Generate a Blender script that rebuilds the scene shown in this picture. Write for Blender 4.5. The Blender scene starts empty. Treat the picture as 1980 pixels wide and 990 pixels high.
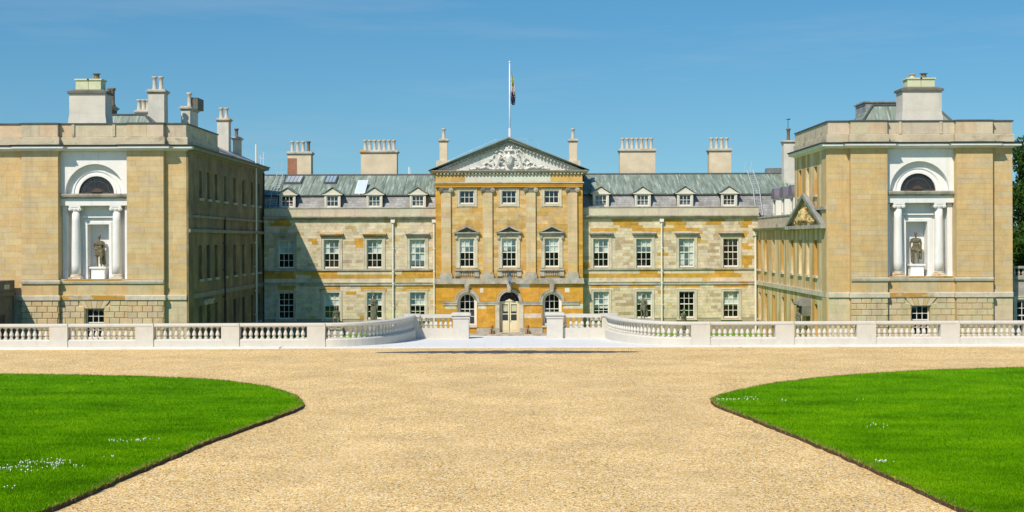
import bpy, bmesh, math, random
import numpy as np
from mathutils import Vector

random.seed(7); np.random.seed(7)
S = bpy.context.scene
COL = S.collection
PI = math.pi

# ---------------------------------------------------------------- camera
CAM_H = 5.1
F = 2722.0                     # focal length in survey units (1980 per frame width)
cam = bpy.data.cameras.new('Camera')
cam.sensor_width = 36.0
cam.lens = 36.0 * F / 1980.0
cam.shift_x = -10 / 1980
cam.shift_y = -30 / 1980
cam.clip_start = 0.5; cam.clip_end = 6000
camo = bpy.data.objects.new('Camera', cam); COL.objects.link(camo)
camo.location = (0, 0, CAM_H)
camo.rotation_euler = (math.radians(90), math.radians(0.2), 0)
S.camera = camo

# ---------------------------------------------------------------- sky and sun
LD = Vector((0.475, 0.84, -1.02)).normalized()       # direction the sunlight travels
elev = math.asin(-LD.z)
w = bpy.data.worlds.new('World'); S.world = w; w.use_nodes = True
nt = w.node_tree; nt.nodes.clear()
out = nt.nodes.new('ShaderNodeOutputWorld')
bg = nt.nodes.new('ShaderNodeBackground')
sky = nt.nodes.new('ShaderNodeTexSky'); sky.sky_type = 'NISHITA'; sky.sun_disc = False
sky.sun_elevation = elev
sky.sun_rotation = math.atan2(-LD.x, -LD.y)
sky.altitude = 0; sky.air_density = 1.5; sky.dust_density = 0.5; sky.ozone_density = 4.0
hs = nt.nodes.new('ShaderNodeHueSaturation'); hs.inputs['Saturation'].default_value = 1.3
# thin cirrus
tc = nt.nodes.new('ShaderNodeTexCoord')
lift = nt.nodes.new('ShaderNodeVectorMath'); lift.operation = 'ADD'; lift.inputs[1].default_value = (0, 0, .115)   # clear dry air: little whitening low down
nrm = nt.nodes.new('ShaderNodeVectorMath'); nrm.operation = 'NORMALIZE'
nt.links.new(tc.outputs['Generated'], lift.inputs[0]); nt.links.new(lift.outputs[0], nrm.inputs[0]); nt.links.new(nrm.outputs[0], sky.inputs['Vector'])
mp = nt.nodes.new('ShaderNodeMapping'); mp.inputs['Scale'].default_value = (1.6, 1.6, 16.0)
mp.inputs['Rotation'].default_value = (0.03, 0.06, 0)
nz = nt.nodes.new('ShaderNodeTexNoise'); nz.inputs['Scale'].default_value = 2.2; nz.inputs['Detail'].default_value = 7
nz.inputs['Roughness'].default_value = 0.6
cr = nt.nodes.new('ShaderNodeValToRGB'); cr.color_ramp.elements[0].position = 0.53; cr.color_ramp.elements[1].position = 0.8
cr.color_ramp.elements[1].color = (0.22, 0.22, 0.22, 1)
mx = nt.nodes.new('ShaderNodeMix'); mx.data_type = 'RGBA'
mx.inputs['B'].default_value = (4.6, 5.3, 6.2, 1)
nt.links.new(tc.outputs['Generated'], mp.inputs['Vector']); nt.links.new(mp.outputs[0], nz.inputs['Vector'])
nt.links.new(nz.outputs['Fac'], cr.inputs[0]); nt.links.new(cr.outputs[0], mx.inputs['Factor'])
tint = nt.nodes.new('ShaderNodeVectorMath'); tint.operation = 'MULTIPLY'; tint.inputs[1].default_value = (.86, .965, 1.0)
nt.links.new(sky.outputs[0], tint.inputs[0]); nt.links.new(tint.outputs[0], hs.inputs['Color']); nt.links.new(hs.outputs[0], mx.inputs['A'])
nt.links.new(mx.outputs['Result'], bg.inputs['Color'])
bg.inputs['Strength'].default_value = 0.10
nt.links.new(bg.outputs[0], out.inputs[0])
sl = bpy.data.lights.new('Sun', 'SUN'); sl.energy = 4.2; sl.angle = math.radians(0.5); sl.color = (1.0, 0.90, 0.775)
so = bpy.data.objects.new('Sun', sl); COL.objects.link(so)
so.rotation_euler = LD.to_track_quat('-Z', 'Y').to_euler(); so.location = (-60, -60, 80)
S.view_settings.view_transform = 'Standard'; S.view_settings.look = 'None'
S.view_settings.gamma = 1; S.view_settings.use_curve_mapping = False
S.view_settings.exposure = 0.15

# ---------------------------------------------------------------- survey helpers (measured photo units -> metres at a known distance)
def mz(py, d, px=1000): return CAM_H - (py + 0.0035 * (px - 1000) - 465) * d / F
def mx_(px, d): return (px - 1000) * d / F

# ---------------------------------------------------------------- object helpers
def frame(org, U, N):
    ox, oy, oz = org
    def T(u, o, z): return (ox + u * U[0] + o * N[0], oy + u * U[1] + o * N[1], oz + z)
    return T
def FRONT(y): return frame((0, y, 0), (1, 0), (0, -1))        # u = X, o = towards the viewer
def FACE_PX(x): return frame((x, 0, 0), (0, 1), (1, 0))       # wall that faces +X, u = Y
def FACE_NX(x): return frame((x, 0, 0), (0, -1), (-1, 0))     # wall that faces -X, u = -Y
def WORLD(u, o, z): return (u, o, z)

def root_loc(p):
    v = Vector((0, 0, 0))
    while p is not None:
        v += p.location; p = p.parent
    return v

class MB:
    def __init__(s, T=WORLD): s.v = []; s.f = []; s.T = T
    def add(s, pts, faces):
        b = len(s.v); s.v += [s.T(*p) for p in pts]; s.f += [tuple(i + b for i in f) for f in faces]; return s
    def quad(s, a, b, c, d): return s.add([a, b, c, d], [(0, 1, 2, 3)])
    def box(s, u0, u1, o0, o1, z0, z1):
        return s.add([(u0, o0, z0), (u1, o0, z0), (u1, o1, z0), (u0, o1, z0), (u0, o0, z1), (u1, o0, z1), (u1, o1, z1), (u0, o1, z1)],
                     [(0, 1, 2, 3), (4, 5, 6, 7), (0, 1, 5, 4), (1, 2, 6, 5), (2, 3, 7, 6), (3, 0, 4, 7)])
    def frus(s, u0, u1, o0, o1, z0, z1, du, do):        # tapered box: top inset by du, do
        return s.add([(u0, o0, z0), (u1, o0, z0), (u1, o1, z0), (u0, o1, z0), (u0 + du, o0 + do, z1), (u1 - du, o0 + do, z1), (u1 - du, o1 - do, z1), (u0 + du, o1 - do, z1)],
                     [(0, 1, 2, 3), (4, 5, 6, 7), (0, 1, 5, 4), (1, 2, 6, 5), (2, 3, 7, 6), (3, 0, 4, 7)])
    def prism(s, poly, o0, o1):                         # poly in (u,z), extruded along o
        n = len(poly)
        return s.add([(u, o0, z) for u, z in poly] + [(u, o1, z) for u, z in poly],
                     [tuple(range(n)), tuple(range(n, 2 * n))] + [(i, (i + 1) % n, n + (i + 1) % n, n + i) for i in range(n)])
    def prism_u(s, poly, u0, u1):                       # poly in (o,z), extruded along u
        n = len(poly)
        return s.add([(u0, o, z) for o, z in poly] + [(u1, o, z) for o, z in poly],
                     [tuple(range(n)), tuple(range(n, 2 * n))] + [(i, (i + 1) % n, n + (i + 1) % n, n + i) for i in range(n)])
    def lathe(s, prof, c, n=12):                        # prof: (r,z) list, c = (u,o,z)
        pts = []
        for r, z in prof:
            for k in range(n):
                a = 2 * PI * (k + .5) / n; pts.append((c[0] + r * math.cos(a), c[1] + r * math.sin(a), c[2] + z))
        m = len(prof)
        fs = [(i * n + k, i * n + (k + 1) % n, (i + 1) * n + (k + 1) % n, (i + 1) * n + k) for i in range(m - 1) for k in range(n)]
        fs += [tuple(range(n)), tuple(range((m - 1) * n, m * n))]
        return s.add(pts, fs)
    def tube(s, a, b, r0, r1=None, n=8):
        r1 = r0 if r1 is None else r1
        a = Vector(a); b = Vector(b); d = (b - a).normalized()
        x = d.orthogonal().normalized(); y = d.cross(x)
        pts = [tuple(a + r0 * (math.cos(2 * PI * k / n) * x + math.sin(2 * PI * k / n) * y)) for k in range(n)]
        pts += [tuple(b + r1 * (math.cos(2 * PI * k / n) * x + math.sin(2 * PI * k / n) * y)) for k in range(n)]
        return s.add(pts, [(k, (k + 1) % n, n + (k + 1) % n, n + k) for k in range(n)] + [tuple(range(n)), tuple(range(n, 2 * n))])
    def ring(s, c, zs, r0, r1, o0, o1, a0=0, a1=PI, n=20):   # half annulus in the wall plane
        pts = []
        for k in range(n + 1):
            a = a0 + (a1 - a0) * k / n
            for r in (r0, r1):
                for o in (o0, o1): pts.append((c + r * math.cos(a), o, zs + r * math.sin(a)))
        fs = []
        for k in range(n):
            b = 4 * k; e = b + 4
            fs += [(b, e, e + 2, b + 2), (b + 1, e + 1, e + 3, b + 3), (b, e, e + 1, b + 1), (b + 2, e + 2, e + 3, b + 3)]
        fs += [(0, 1, 3, 2), (4 * n, 4 * n + 1, 4 * n + 3, 4 * n + 2)]
        return s.add(pts, fs)
    def disc(s, c, zs, r, o, a0=0, a1=PI, n=20):
        pts = [(c, o, zs)] + [(c + r * math.cos(a0 + (a1 - a0) * k / n), o, zs + r * math.sin(a0 + (a1 - a0) * k / n)) for k in range(n + 1)]
        return s.add(pts, [(0, k, k + 1) for k in range(1, n + 1)])
    def sweep(s, path, prof, closed_prof=True):         # path (x,y) list; prof (offset to the right of travel, z)
        n = len(path); m = len(prof); P = [Vector(p) for p in path]
        nor = []
        for i in range(n - 1):
            d = (P[i + 1] - P[i]).normalized(); nor.append(Vector((d.y, -d.x)))
        pts = []
        for i in range(n):
            if i == 0: mt = nor[0]
            elif i == n - 1: mt = nor[-1]
            else: mt = (nor[i - 1] + nor[i]) / max(0.3, 1 + nor[i - 1].dot(nor[i]))
            for o, z in prof: pts.append((P[i].x + mt.x * o, P[i].y + mt.y * o, z))
        mm = m if closed_prof else m - 1
        fs = [(i * m + k, i * m + (k + 1) % m, (i + 1) * m + (k + 1) % m, (i + 1) * m + k) for i in range(n - 1) for k in range(mm)]
        if closed_prof: fs += [tuple(range(m)), tuple(range((n - 1) * m, n * m))]
        return s.add(pts, fs)
    def wall(s, u0, u1, z0, z1, o, depth, holes):       # front skin with rectangular openings and reveals
        us = sorted({u0, u1, *[h[0] for h in holes], *[h[1] for h in holes]}); us = [u for u in us if u0 <= u <= u1]
        zs = sorted({z0, z1, *[h[2] for h in holes], *[h[3] for h in holes]}); zs = [z for z in zs if z0 <= z <= z1]
        for a, b in zip(us, us[1:]):
            for c, d in zip(zs, zs[1:]):
                um, zm = (a + b) / 2, (c + d) / 2
                if any(h[0] < um < h[1] and h[2] < zm < h[3] for h in holes): continue
                s.quad((a, o, c), (b, o, c), (b, o, d), (a, o, d))
        for a, b, c, d in holes:
            i = o - depth
            s.quad((a, o, c), (a, i, c), (a, i, d), (a, o, d)); s.quad((b, o, c), (b, i, c), (b, i, d), (b, o, d))
            s.quad((a, o, c), (b, o, c), (b, i, c), (a, i, c)); s.quad((a, o, d), (b, o, d), (b, i, d), (a, i, d))
        return s
    def spandrel(s, c, r, zs, ztop, o, depth, n=18):    # wall above a round arch, with its soffit
        for k in range(n):
            a, b = PI - PI * k / n, PI - PI * (k + 1) / n
            p = (c + r * math.cos(a), zs + r * math.sin(a)); q = (c + r * math.cos(b), zs + r * math.sin(b))
            s.quad((p[0], o, p[1]), (q[0], o, q[1]), (q[0], o, ztop), (p[0], o, ztop))
            s.quad((p[0], o, p[1]), (q[0], o, q[1]), (q[0], o - depth, q[1]), (p[0], o - depth, p[1]))
        return s
    def mesh(s, name, off=(0, 0, 0)):
        me = bpy.data.meshes.new(name)
        me.from_pydata([(x - off[0], y - off[1], z - off[2]) for x, y, z in s.v], [], s.f)
        bm = bmesh.new(); bm.from_mesh(me); bmesh.ops.recalc_face_normals(bm, faces=bm.faces); bm.to_mesh(me); bm.free()
        return me
    def build(s, name, m, parent=None, smooth=False, label=None, kind=None):
        me = s.mesh(name, root_loc(parent)); me.materials.append(m)
        if smooth: me.shade_smooth()
        o = bpy.data.objects.new(name, me); COL.objects.link(o); o.parent = parent
        if label: o['label'] = label
        if kind: o['kind'] = kind
        return o

def tag(o, label=None, cat=None, group=None, kind=None):
    if label: o['label'] = label
    if cat: o['category'] = cat
    if group: o['group'] = group
    if kind: o['kind'] = kind
    return o
def thing(name, loc, label, cat, group=None):
    e = bpy.data.objects.new(name, None); COL.objects.link(e); e.location = loc; e.empty_display_size = .3
    return tag(e, label, cat, group)
def child(name, me, parent, world):
    o = bpy.data.objects.new(name, me); COL.objects.link(o); o.parent = parent
    o.location = Vector(world) - root_loc(parent); return o

# ---------------------------------------------------------------- materials
MATS = {}
def lin(r, g, b):
    f = lambda c: (c / 255 / 12.92) if c / 255 <= .04045 else ((c / 255 + .055) / 1.055) ** 2.4
    return (f(r), f(g), f(b))
def M(name, col, rough=.85, var=.18, scale=1.2, fine=14.0, bump=.15, stain=None, src=None, stretch=(1, 1, 1), spec=.3, streak=None):
    if name in MATS: return MATS[name]
    m = bpy.data.materials.new(name); MATS[name] = m; m.use_nodes = True
    nt = m.node_tree; N = nt.nodes; L = nt.links
    b = N['Principled BSDF']; b.inputs['Roughness'].default_value = rough; b.inputs['Specular IOR Level'].default_value = spec
    g = N.new('ShaderNodeNewGeometry'); mp = N.new('ShaderNodeMapping'); mp.inputs['Scale'].default_value = stretch
    L.new(g.outputs['Position'], mp.inputs[0])
    n1 = N.new('ShaderNodeTexNoise'); n1.inputs['Scale'].default_value = scale; n1.inputs['Detail'].default_value = 6; n1.inputs['Roughness'].default_value = .62
    n2 = N.new('ShaderNodeTexNoise'); n2.inputs['Scale'].default_value = fine; n2.inputs['Detail'].default_value = 4
    L.new(mp.outputs[0], n1.inputs['Vector']); L.new(mp.outputs[0], n2.inputs['Vector'])
    ad = N.new('ShaderNodeMath'); ad.operation = 'MULTIPLY_ADD'; ad.inputs[1].default_value = .45
    L.new(n2.outputs['Fac'], ad.inputs[0]); L.new(n1.outputs['Fac'], ad.inputs[2])
    mr = N.new('ShaderNodeMapRange'); mr.inputs['From Min'].default_value = .42; mr.inputs['From Max'].default_value = 1.02
    mr.inputs['To Min'].default_value = 1 - var * 1.3; mr.inputs['To Max'].default_value = 1 + var
    L.new(ad.outputs[0], mr.inputs['Value'])
    if src == 'object':
        c = N.new('ShaderNodeObjectInfo').outputs['Color']
    elif src == 'attr':
        a = N.new('ShaderNodeAttribute'); a.attribute_name = 'Col'; c = a.outputs['Color']
    else:
        r = N.new('ShaderNodeRGB'); r.outputs[0].default_value = (*col, 1); c = r.outputs[0]
    mu = N.new('ShaderNodeVectorMath'); mu.operation = 'MULTIPLY'
    L.new(c, mu.inputs[0]); L.new(mr.outputs[0], mu.inputs[1]); cur = mu.outputs[0]
    def mixin(cur, colr, lo, hi, sc, st=(1, 1, 1), seed=0., amt=1.0):
        mp2 = N.new('ShaderNodeMapping'); mp2.inputs['Scale'].default_value = st; mp2.inputs['Location'].default_value = (seed, seed * 1.7, seed * .3)
        L.new(g.outputs['Position'], mp2.inputs[0])
        n3 = N.new('ShaderNodeTexNoise'); n3.inputs['Scale'].default_value = sc; n3.inputs['Detail'].default_value = 7; n3.inputs['Roughness'].default_value = .65
        L.new(mp2.outputs[0], n3.inputs['Vector'])
        m3 = N.new('ShaderNodeMapRange'); m3.inputs['From Min'].default_value = lo; m3.inputs['From Max'].default_value = hi; m3.inputs['To Max'].default_value = amt
        L.new(n3.outputs['Fac'], m3.inputs['Value'])
        mm = N.new('ShaderNodeMix'); mm.data_type = 'RGBA'; mm.inputs['B'].default_value = (*colr, 1)
        L.new(m3.outputs[0], mm.inputs['Factor']); L.new(cur, mm.inputs['A']); return mm.outputs['Result']
    if stain:
        for i, st in enumerate(stain): cur = mixin(cur, st[0], st[1], st[2], st[3], st[4] if len(st) > 4 else (1, 1, 1), 3.1 * i + 1, st[5] if len(st) > 5 else 1.0)
    L.new(cur, b.inputs['Base Color'])
    if bump:
        bu = N.new('ShaderNodeBump'); bu.inputs['Strength'].default_value = bump; bu.inputs['Distance'].default_value = .02
        L.new(n2.outputs['Fac'], bu.inputs['Height']); L.new(bu.outputs[0], b.inputs['Normal'])
    return m

GRIME = (.10, .095, .07); LICH = (.50, .26, .035); MOSS = (.16, .17, .07)
CREAM = (.60, .535, .38)
m_block = M('stone_block', None, src='object', var=.15, scale=1.3, fine=8, bump=.3, stain=[(GRIME, .58, .85, .7, (1, 1, .5), .3), ((.25, .20, .12), .52, .78, 1.0, (2.2, 2.2, .12), .42)])
m_block2 = M('rusty_stone_block', None, src='object', var=.22, scale=1.8, fine=6, bump=.35, stain=[(GRIME, .56, .8, .8, (1, 1, .5), .45), ((.34, .19, .05), .56, .72, 1.3, (1.2, 1.2, 2.2), .45), ((.62, .56, .42), .58, .7, 1.1, (1, 1, 2.6), .4)])
m_blocks = M('stone_blocks', None, src='attr', var=.22, scale=1.8, fine=6, bump=.35, stain=[(GRIME, .56, .8, .8, (1, 1, .5), .45), ((.34, .19, .05), .56, .72, 1.3, (1.2, 1.2, 2.2), .45), ((.62, .56, .42), .58, .7, 1.1, (1, 1, 2.6), .4)])
m_honey = M('honey_stone', (.57, .41, .20), var=.14, scale=.8, stain=[(GRIME, .62, .85, .8, (1, 1, .4), .5)])
m_pale = M('pale_stone', (.59, .53, .40), var=.2, scale=1.8, stain=[(GRIME, .54, .78, 1.1, (1, 1, .5), .65), (LICH, .62, .7, .9, (1, 1, 2), .4)])
m_grey = M('grey_stone', (.44, .41, .335), var=.24, scale=1.8, stain=[(GRIME, .48, .72, 1.3, (1, 1, .6), .75), (LICH, .60, .68, 1.0, (1, 1, 2), .55)])
m_greylich = M('lichened_grey_stone', (.47, .44, .37), var=.18, scale=1.6, stain=[(GRIME, .54, .78, 1.3, (1, 1, .6), .7), (LICH, .56, .62, .7, (1, 1, 2), .85)])
m_lichen = M('lichened_stone', (.52, .46, .33), var=.25, scale=2.2, stain=[(LICH, .42, .52, 1.1, (1, 1, 2.5)), (MOSS, .6, .7, 2.0)])
m_ochre = M('ochre_stone', (.56, .285, .04), var=.22, scale=.7, stain=[((.6, .5, .33), .64, .72, .8, (1, 1, 2), .7)])
m_core = M('wall_core', (.40, .34, .23), var=.2, stain=[(GRIME, .5, .8, .9, (1, 1, .5), .6)])
m_orcore = M('ochre_wall_core', (.50, .33, .11), var=.2)
m_sidewall = M('shade_dark_weathered_wall', (.225, .17, .085), var=.5, scale=.6, stain=[(GRIME, .5, .72, .5, (1, 1, .5), .75), (LICH, .6, .68, .45, (1, 1, .7), .55), ((.36, .33, .22), .58, .68, .9, (1, 1, .35), .6)])  # base colour darkened to carry the wing's shade; stains on top
m_litside = M('lit_streaked_side_wall', (.70, .585, .37), var=.2, scale=.8, stain=[(LICH, .44, .54, .6, (1, 2.2, .22), .85), (GRIME, .64, .84, .9, (1, 1.5, .4), .3)])  # base colour lightened to carry the sunlight; lichen streaks on top
m_dark = M('dark_stone_and_shade', (.16, .15, .12), var=.3, scale=2)  # dark stone; also paints the shade on the far left building
m_slatestone = M('lead_dressed_stone', (.27, .285, .25), var=.25, scale=1.5, stain=[(LICH, .66, .74, .6, (1, 1, 1), .5)])
m_capital = M('dark_shadowed_capital', (.20, .19, .155), var=.45, scale=6)  # dark stone with the abacus shadow mixed into the colour
m_leadcap = M('dark_lead', (.085, .09, .085), var=.3, rough=.6, scale=2)
m_lead = M('weathered_lead', (.225, .275, .225), var=.2, rough=.7, scale=1.2, stretch=(3, 1, .5), bump=.1,
           stain=[((.13, .165, .12), .47, .62, 1.5, (2.2, .25, .25), .9), ((.40, .48, .42), .52, .64, 1.8, (3.0, .2, .2), .9)])
m_white = M('white_stucco', (.80, .79, .75), var=.06, scale=1.2, rough=.7, bump=.05, stain=[((.42, .41, .36), .54, .8, 1.0, (2, 2, .3), .4)])
m_carve = M('white_carving', (.74, .72, .66), var=.3, scale=4, stain=[(GRIME, .5, .68, 3.5, (1, 1, 1), .75), (LICH, .66, .72, 1.6, (1, 1, 1), .7)])
m_paint = M('cream_paint', (.80, .77, .66), var=.05, rough=.45, bump=.03, spec=.5)
m_dormer = M('dull_cream_paint', (.66, .63, .52), var=.12, rough=.6)
m_shadestring = M('shade_dark_string', (.24, .225, .17), var=.3, scale=1.5)  # string and side cornice colour darkened for the wing's shade
m_doorpaint = M('door_paint', (.72, .66, .44), var=.05, rough=.45, bump=.03, spec=.5)
m_balu = M('new_limestone', (.60, .565, .49), var=.07, scale=2.5, rough=.8, stain=[((.36, .33, .26), .56, .8, 2.0, (1, 1, .5), .45), ((.30, .30, .22), .6, .75, 1.2, (3, 3, .4), .3)])
m_statue = M('weathered_statue_stone', (.17, .145, .085), var=.4, scale=5, stain=[((.10, .095, .07), .5, .66, 4), ((.36, .30, .18), .62, .74, 5)])
m_bronze = M('mossy_statue', (.15, .15, .10), var=.4, scale=5, stain=[((.42, .36, .17), .58, .68, 4)])
m_terracotta = M('terracotta_figure', (.36, .215, .10), var=.35, scale=8, stain=[((.12, .08, .04), .55, .7, 6)])
m_black = M('dark_interior', (.012, .013, .014), var=.1, bump=0, rough=.95, spec=.05)
m_iron = M('black_iron', (.03, .03, .032), var=.2, rough=.5)
m_fan = M('fanlight_wood', (.085, .06, .05), var=.2, rough=.6)
m_blind = M('white_blind', (.74, .78, .76), var=.04, bump=0, rough=.8)
m_metal = M('white_painted_metal', (.72, .76, .80), var=.08, rough=.4, bump=.02, spec=.5)
m_ladder = M('galvanised_ladder', (.50, .53, .55), var=.1, rough=.5)
m_soil = M('turf_edge_soil', (.085, .055, .028), var=.5, scale=5, fine=30, bump=.8, stain=[((.30, .22, .09), .55, .68, 6)])
m_paving = M('pale_paving', (.74, .735, .70), var=.06, scale=.8, rough=.8, stain=[((.55, .52, .46), .6, .8, .7, (1, 1, 1), .5)])
m_pot = M('chimney_pot_clay', (.53, .48, .38), var=.2, scale=4)
m_darkpot = M('sooty_pot', (.17, .13, .085), var=.3, scale=4)
m_stack = M('chimney_stone', (.66, .55, .38), var=.14, scale=1.1, stain=[(LICH, .66, .76, .8, (1, 1, 1), .5), (GRIME, .6, .85, 1.2, (1, 1, .4), .4)])
m_whitestack = M('rendered_chimney', (.63, .59, .50), var=.12, scale=1.2, stain=[((.42, .44, .38), .5, .72, 1.1, (1, 1, .35), .6)])
m_greencap = M('algae_render', (.60, .62, .40), var=.12, scale=1.5, stain=[((.42, .52, .36), .5, .7, 1.3)])
m_redbrick = M('red_brick', (.36, .17, .10), var=.3, scale=3)
m_bark = M('bark', (.10, .075, .05), var=.4, scale=4, bump=.8)
m_paraStone = M('parapet_stone', (.55, .475, .33), var=.2, scale=1.0, stain=[(GRIME, .52, .72, 1.2, (.8, .8, 1.6), .75), ((.58, .38, .14), .62, .72, .6, (1, 1, 2), .5)])

def slate_mat():
    m = bpy.data.materials.new('slate'); MATS['slate'] = m; m.use_nodes = True
    nt = m.node_tree; N = nt.nodes; L = nt.links; b = N['Principled BSDF']; b.inputs['Roughness'].default_value = .55
    g = N.new('ShaderNodeNewGeometry'); sp = N.new('ShaderNodeSeparateXYZ'); L.new(g.outputs['Position'], sp.inputs[0])
    ad = N.new('ShaderNodeMath'); ad.operation = 'ADD'; L.new(sp.outputs['X'], ad.inputs[0]); L.new(sp.outputs['Y'], ad.inputs[1])
    cb = N.new('ShaderNodeCombineXYZ'); L.new(ad.outputs[0], cb.inputs['X']); L.new(sp.outputs['Z'], cb.inputs['Y'])
    br = N.new('ShaderNodeTexBrick'); br.inputs['Scale'].default_value = 1; br.inputs['Brick Width'].default_value = .34; br.inputs['Row Height'].default_value = .2
    br.inputs['Mortar Size'].default_value = .012
    br.inputs['Color1'].default_value = (.25, .25, .235, 1); br.inputs['Color2'].default_value = (.34, .335, .315, 1); br.inputs['Mortar'].default_value = (.14, .14, .135, 1)
    L.new(cb.outputs[0], br.inputs['Vector'])
    n = N.new('ShaderNodeTexNoise'); n.inputs['Scale'].default_value = .9; n.inputs['Detail'].default_value = 6; L.new(g.outputs['Position'], n.inputs['Vector'])
    r = N.new('ShaderNodeMapRange'); r.inputs['From Min'].default_value = .35; r.inputs['From Max'].default_value = .7; r.inputs['To Min'].default_value = .7; r.inputs['To Max'].default_value = 1.35
    L.new(n.outputs['Fac'], r.inputs['Value'])
    mu = N.new('ShaderNodeVectorMath'); mu.operation = 'MULTIPLY'; L.new(br.outputs['Color'], mu.inputs[0]); L.new(r.outputs[0], mu.inputs[1])
    L.new(mu.outputs[0], b.inputs['Base Color'])
    return m
m_slate = slate_mat()

def glass_mat(name, tint, refl):
    m = bpy.data.materials.new(name); MATS[name] = m; m.use_nodes = True
    nt = m.node_tree; N = nt.nodes; L = nt.links; N.remove(N['Principled BSDF']); out = N['Material Output']
    tr = N.new('ShaderNodeBsdfTransparent'); tr.inputs[0].default_value = (*tint, 1)
    gl = N.new('ShaderNodeBsdfGlossy'); gl.inputs['Roughness'].default_value = .03; gl.inputs[0].default_value = (.95, .97, 1, 1)
    fr = N.new('ShaderNodeFresnel'); fr.inputs[0].default_value = 1.5
    a = N.new('ShaderNodeMath'); a.operation = 'MAXIMUM'; a.inputs[1].default_value = refl; L.new(fr.outputs[0], a.inputs[0])
    mx = N.new('ShaderNodeMixShader'); L.new(a.outputs[0], mx.inputs[0]); L.new(tr.outputs[0], mx.inputs[1]); L.new(gl.outputs[0], mx.inputs[2])
    L.new(mx.outputs[0], out.inputs[0]); return m
m_glass = glass_mat('window_glass', (.86, .9, .88), .07)
m_lampglass = glass_mat('lamp_glass', (.55, .7, .85), .15)

def gravel_mat():
    m = bpy.data.materials.new('gravel'); MATS['gravel'] = m; m.use_nodes = True
    nt = m.node_tree; N = nt.nodes; L = nt.links; b = N['Principled BSDF']; b.inputs['Roughness'].default_value = .9; b.inputs['Specular IOR Level'].default_value = .2
    g = N.new('ShaderNodeNewGeometry')
    vs = []
    v = N.new('ShaderNodeTexVoronoi'); v.inputs['Scale'].default_value = 33; v.inputs['Randomness'].default_value = 1; L.new(g.outputs['Position'], v.inputs['Vector'])
    sp = N.new('ShaderNodeSeparateColor'); L.new(v.outputs['Color'], sp.inputs[0])
    r = N.new('ShaderNodeValToRGB'); e = r.color_ramp.elements
    e[0].position = 0; e[0].color = (.10, .06, .025, 1); e[1].position = 1; e[1].color = (.96, .85, .62, 1)
    for p, c in ((.14, (.38, .24, .09)), (.30, (.71, .475, .19)), (.60, (.78, .485, .135)), (.80, (.88, .655, .32))):
        x = e.new(p); x.color = (*c, 1)
    L.new(sp.outputs[0], r.inputs[0])
    n = N.new('ShaderNodeTexNoise'); n.inputs['Scale'].default_value = .35; n.inputs['Detail'].default_value = 8; n.inputs['Roughness'].default_value = .7; L.new(g.outputs['Position'], n.inputs['Vector'])
    q = N.new('ShaderNodeMapRange'); q.inputs['From Min'].default_value = .36; q.inputs['From Max'].default_value = .64; q.inputs['To Min'].default_value = .86; q.inputs['To Max'].default_value = 1.12
    L.new(n.outputs['Fac'], q.inputs['Value'])
    # wheel-swept drifts, paler and greyer
    n2 = N.new('ShaderNodeTexNoise'); n2.inputs['Scale'].default_value = .22; n2.inputs['Detail'].default_value = 5
    mp = N.new('ShaderNodeMapping'); mp.inputs['Scale'].default_value = (1.8, .5, 1); L.new(g.outputs['Position'], mp.inputs[0]); L.new(mp.outputs[0], n2.inputs['Vector'])
    q2 = N.new('ShaderNodeMapRange'); q2.inputs['From Min'].default_value = .48; q2.inputs['From Max'].default_value = .7; q2.inputs['To Max'].default_value = .3; L.new(n2.outputs['Fac'], q2.inputs['Value'])
    mm = N.new('ShaderNodeMix'); mm.data_type = 'RGBA'; mm.inputs['B'].default_value = (.77, .555, .28, 1); L.new(q2.outputs[0], mm.inputs['Factor']); L.new(r.outputs[0], mm.inputs['A'])
    mu = N.new('ShaderNodeVectorMath'); mu.operation = 'MULTIPLY'; L.new(mm.outputs['Result'], mu.inputs[0]); L.new(q.outputs[0], mu.inputs[1])
    L.new(mu.outputs[0], b.inputs['Base Color'])
    bu = N.new('ShaderNodeBump'); bu.inputs['Strength'].default_value = .38; bu.inputs['Distance'].default_value = .02; bu.invert = True
    L.new(v.outputs['Distance'], bu.inputs['Height']); L.new(bu.outputs[0], b.inputs['Normal'])
    return m
m_gravel = gravel_mat()

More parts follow.
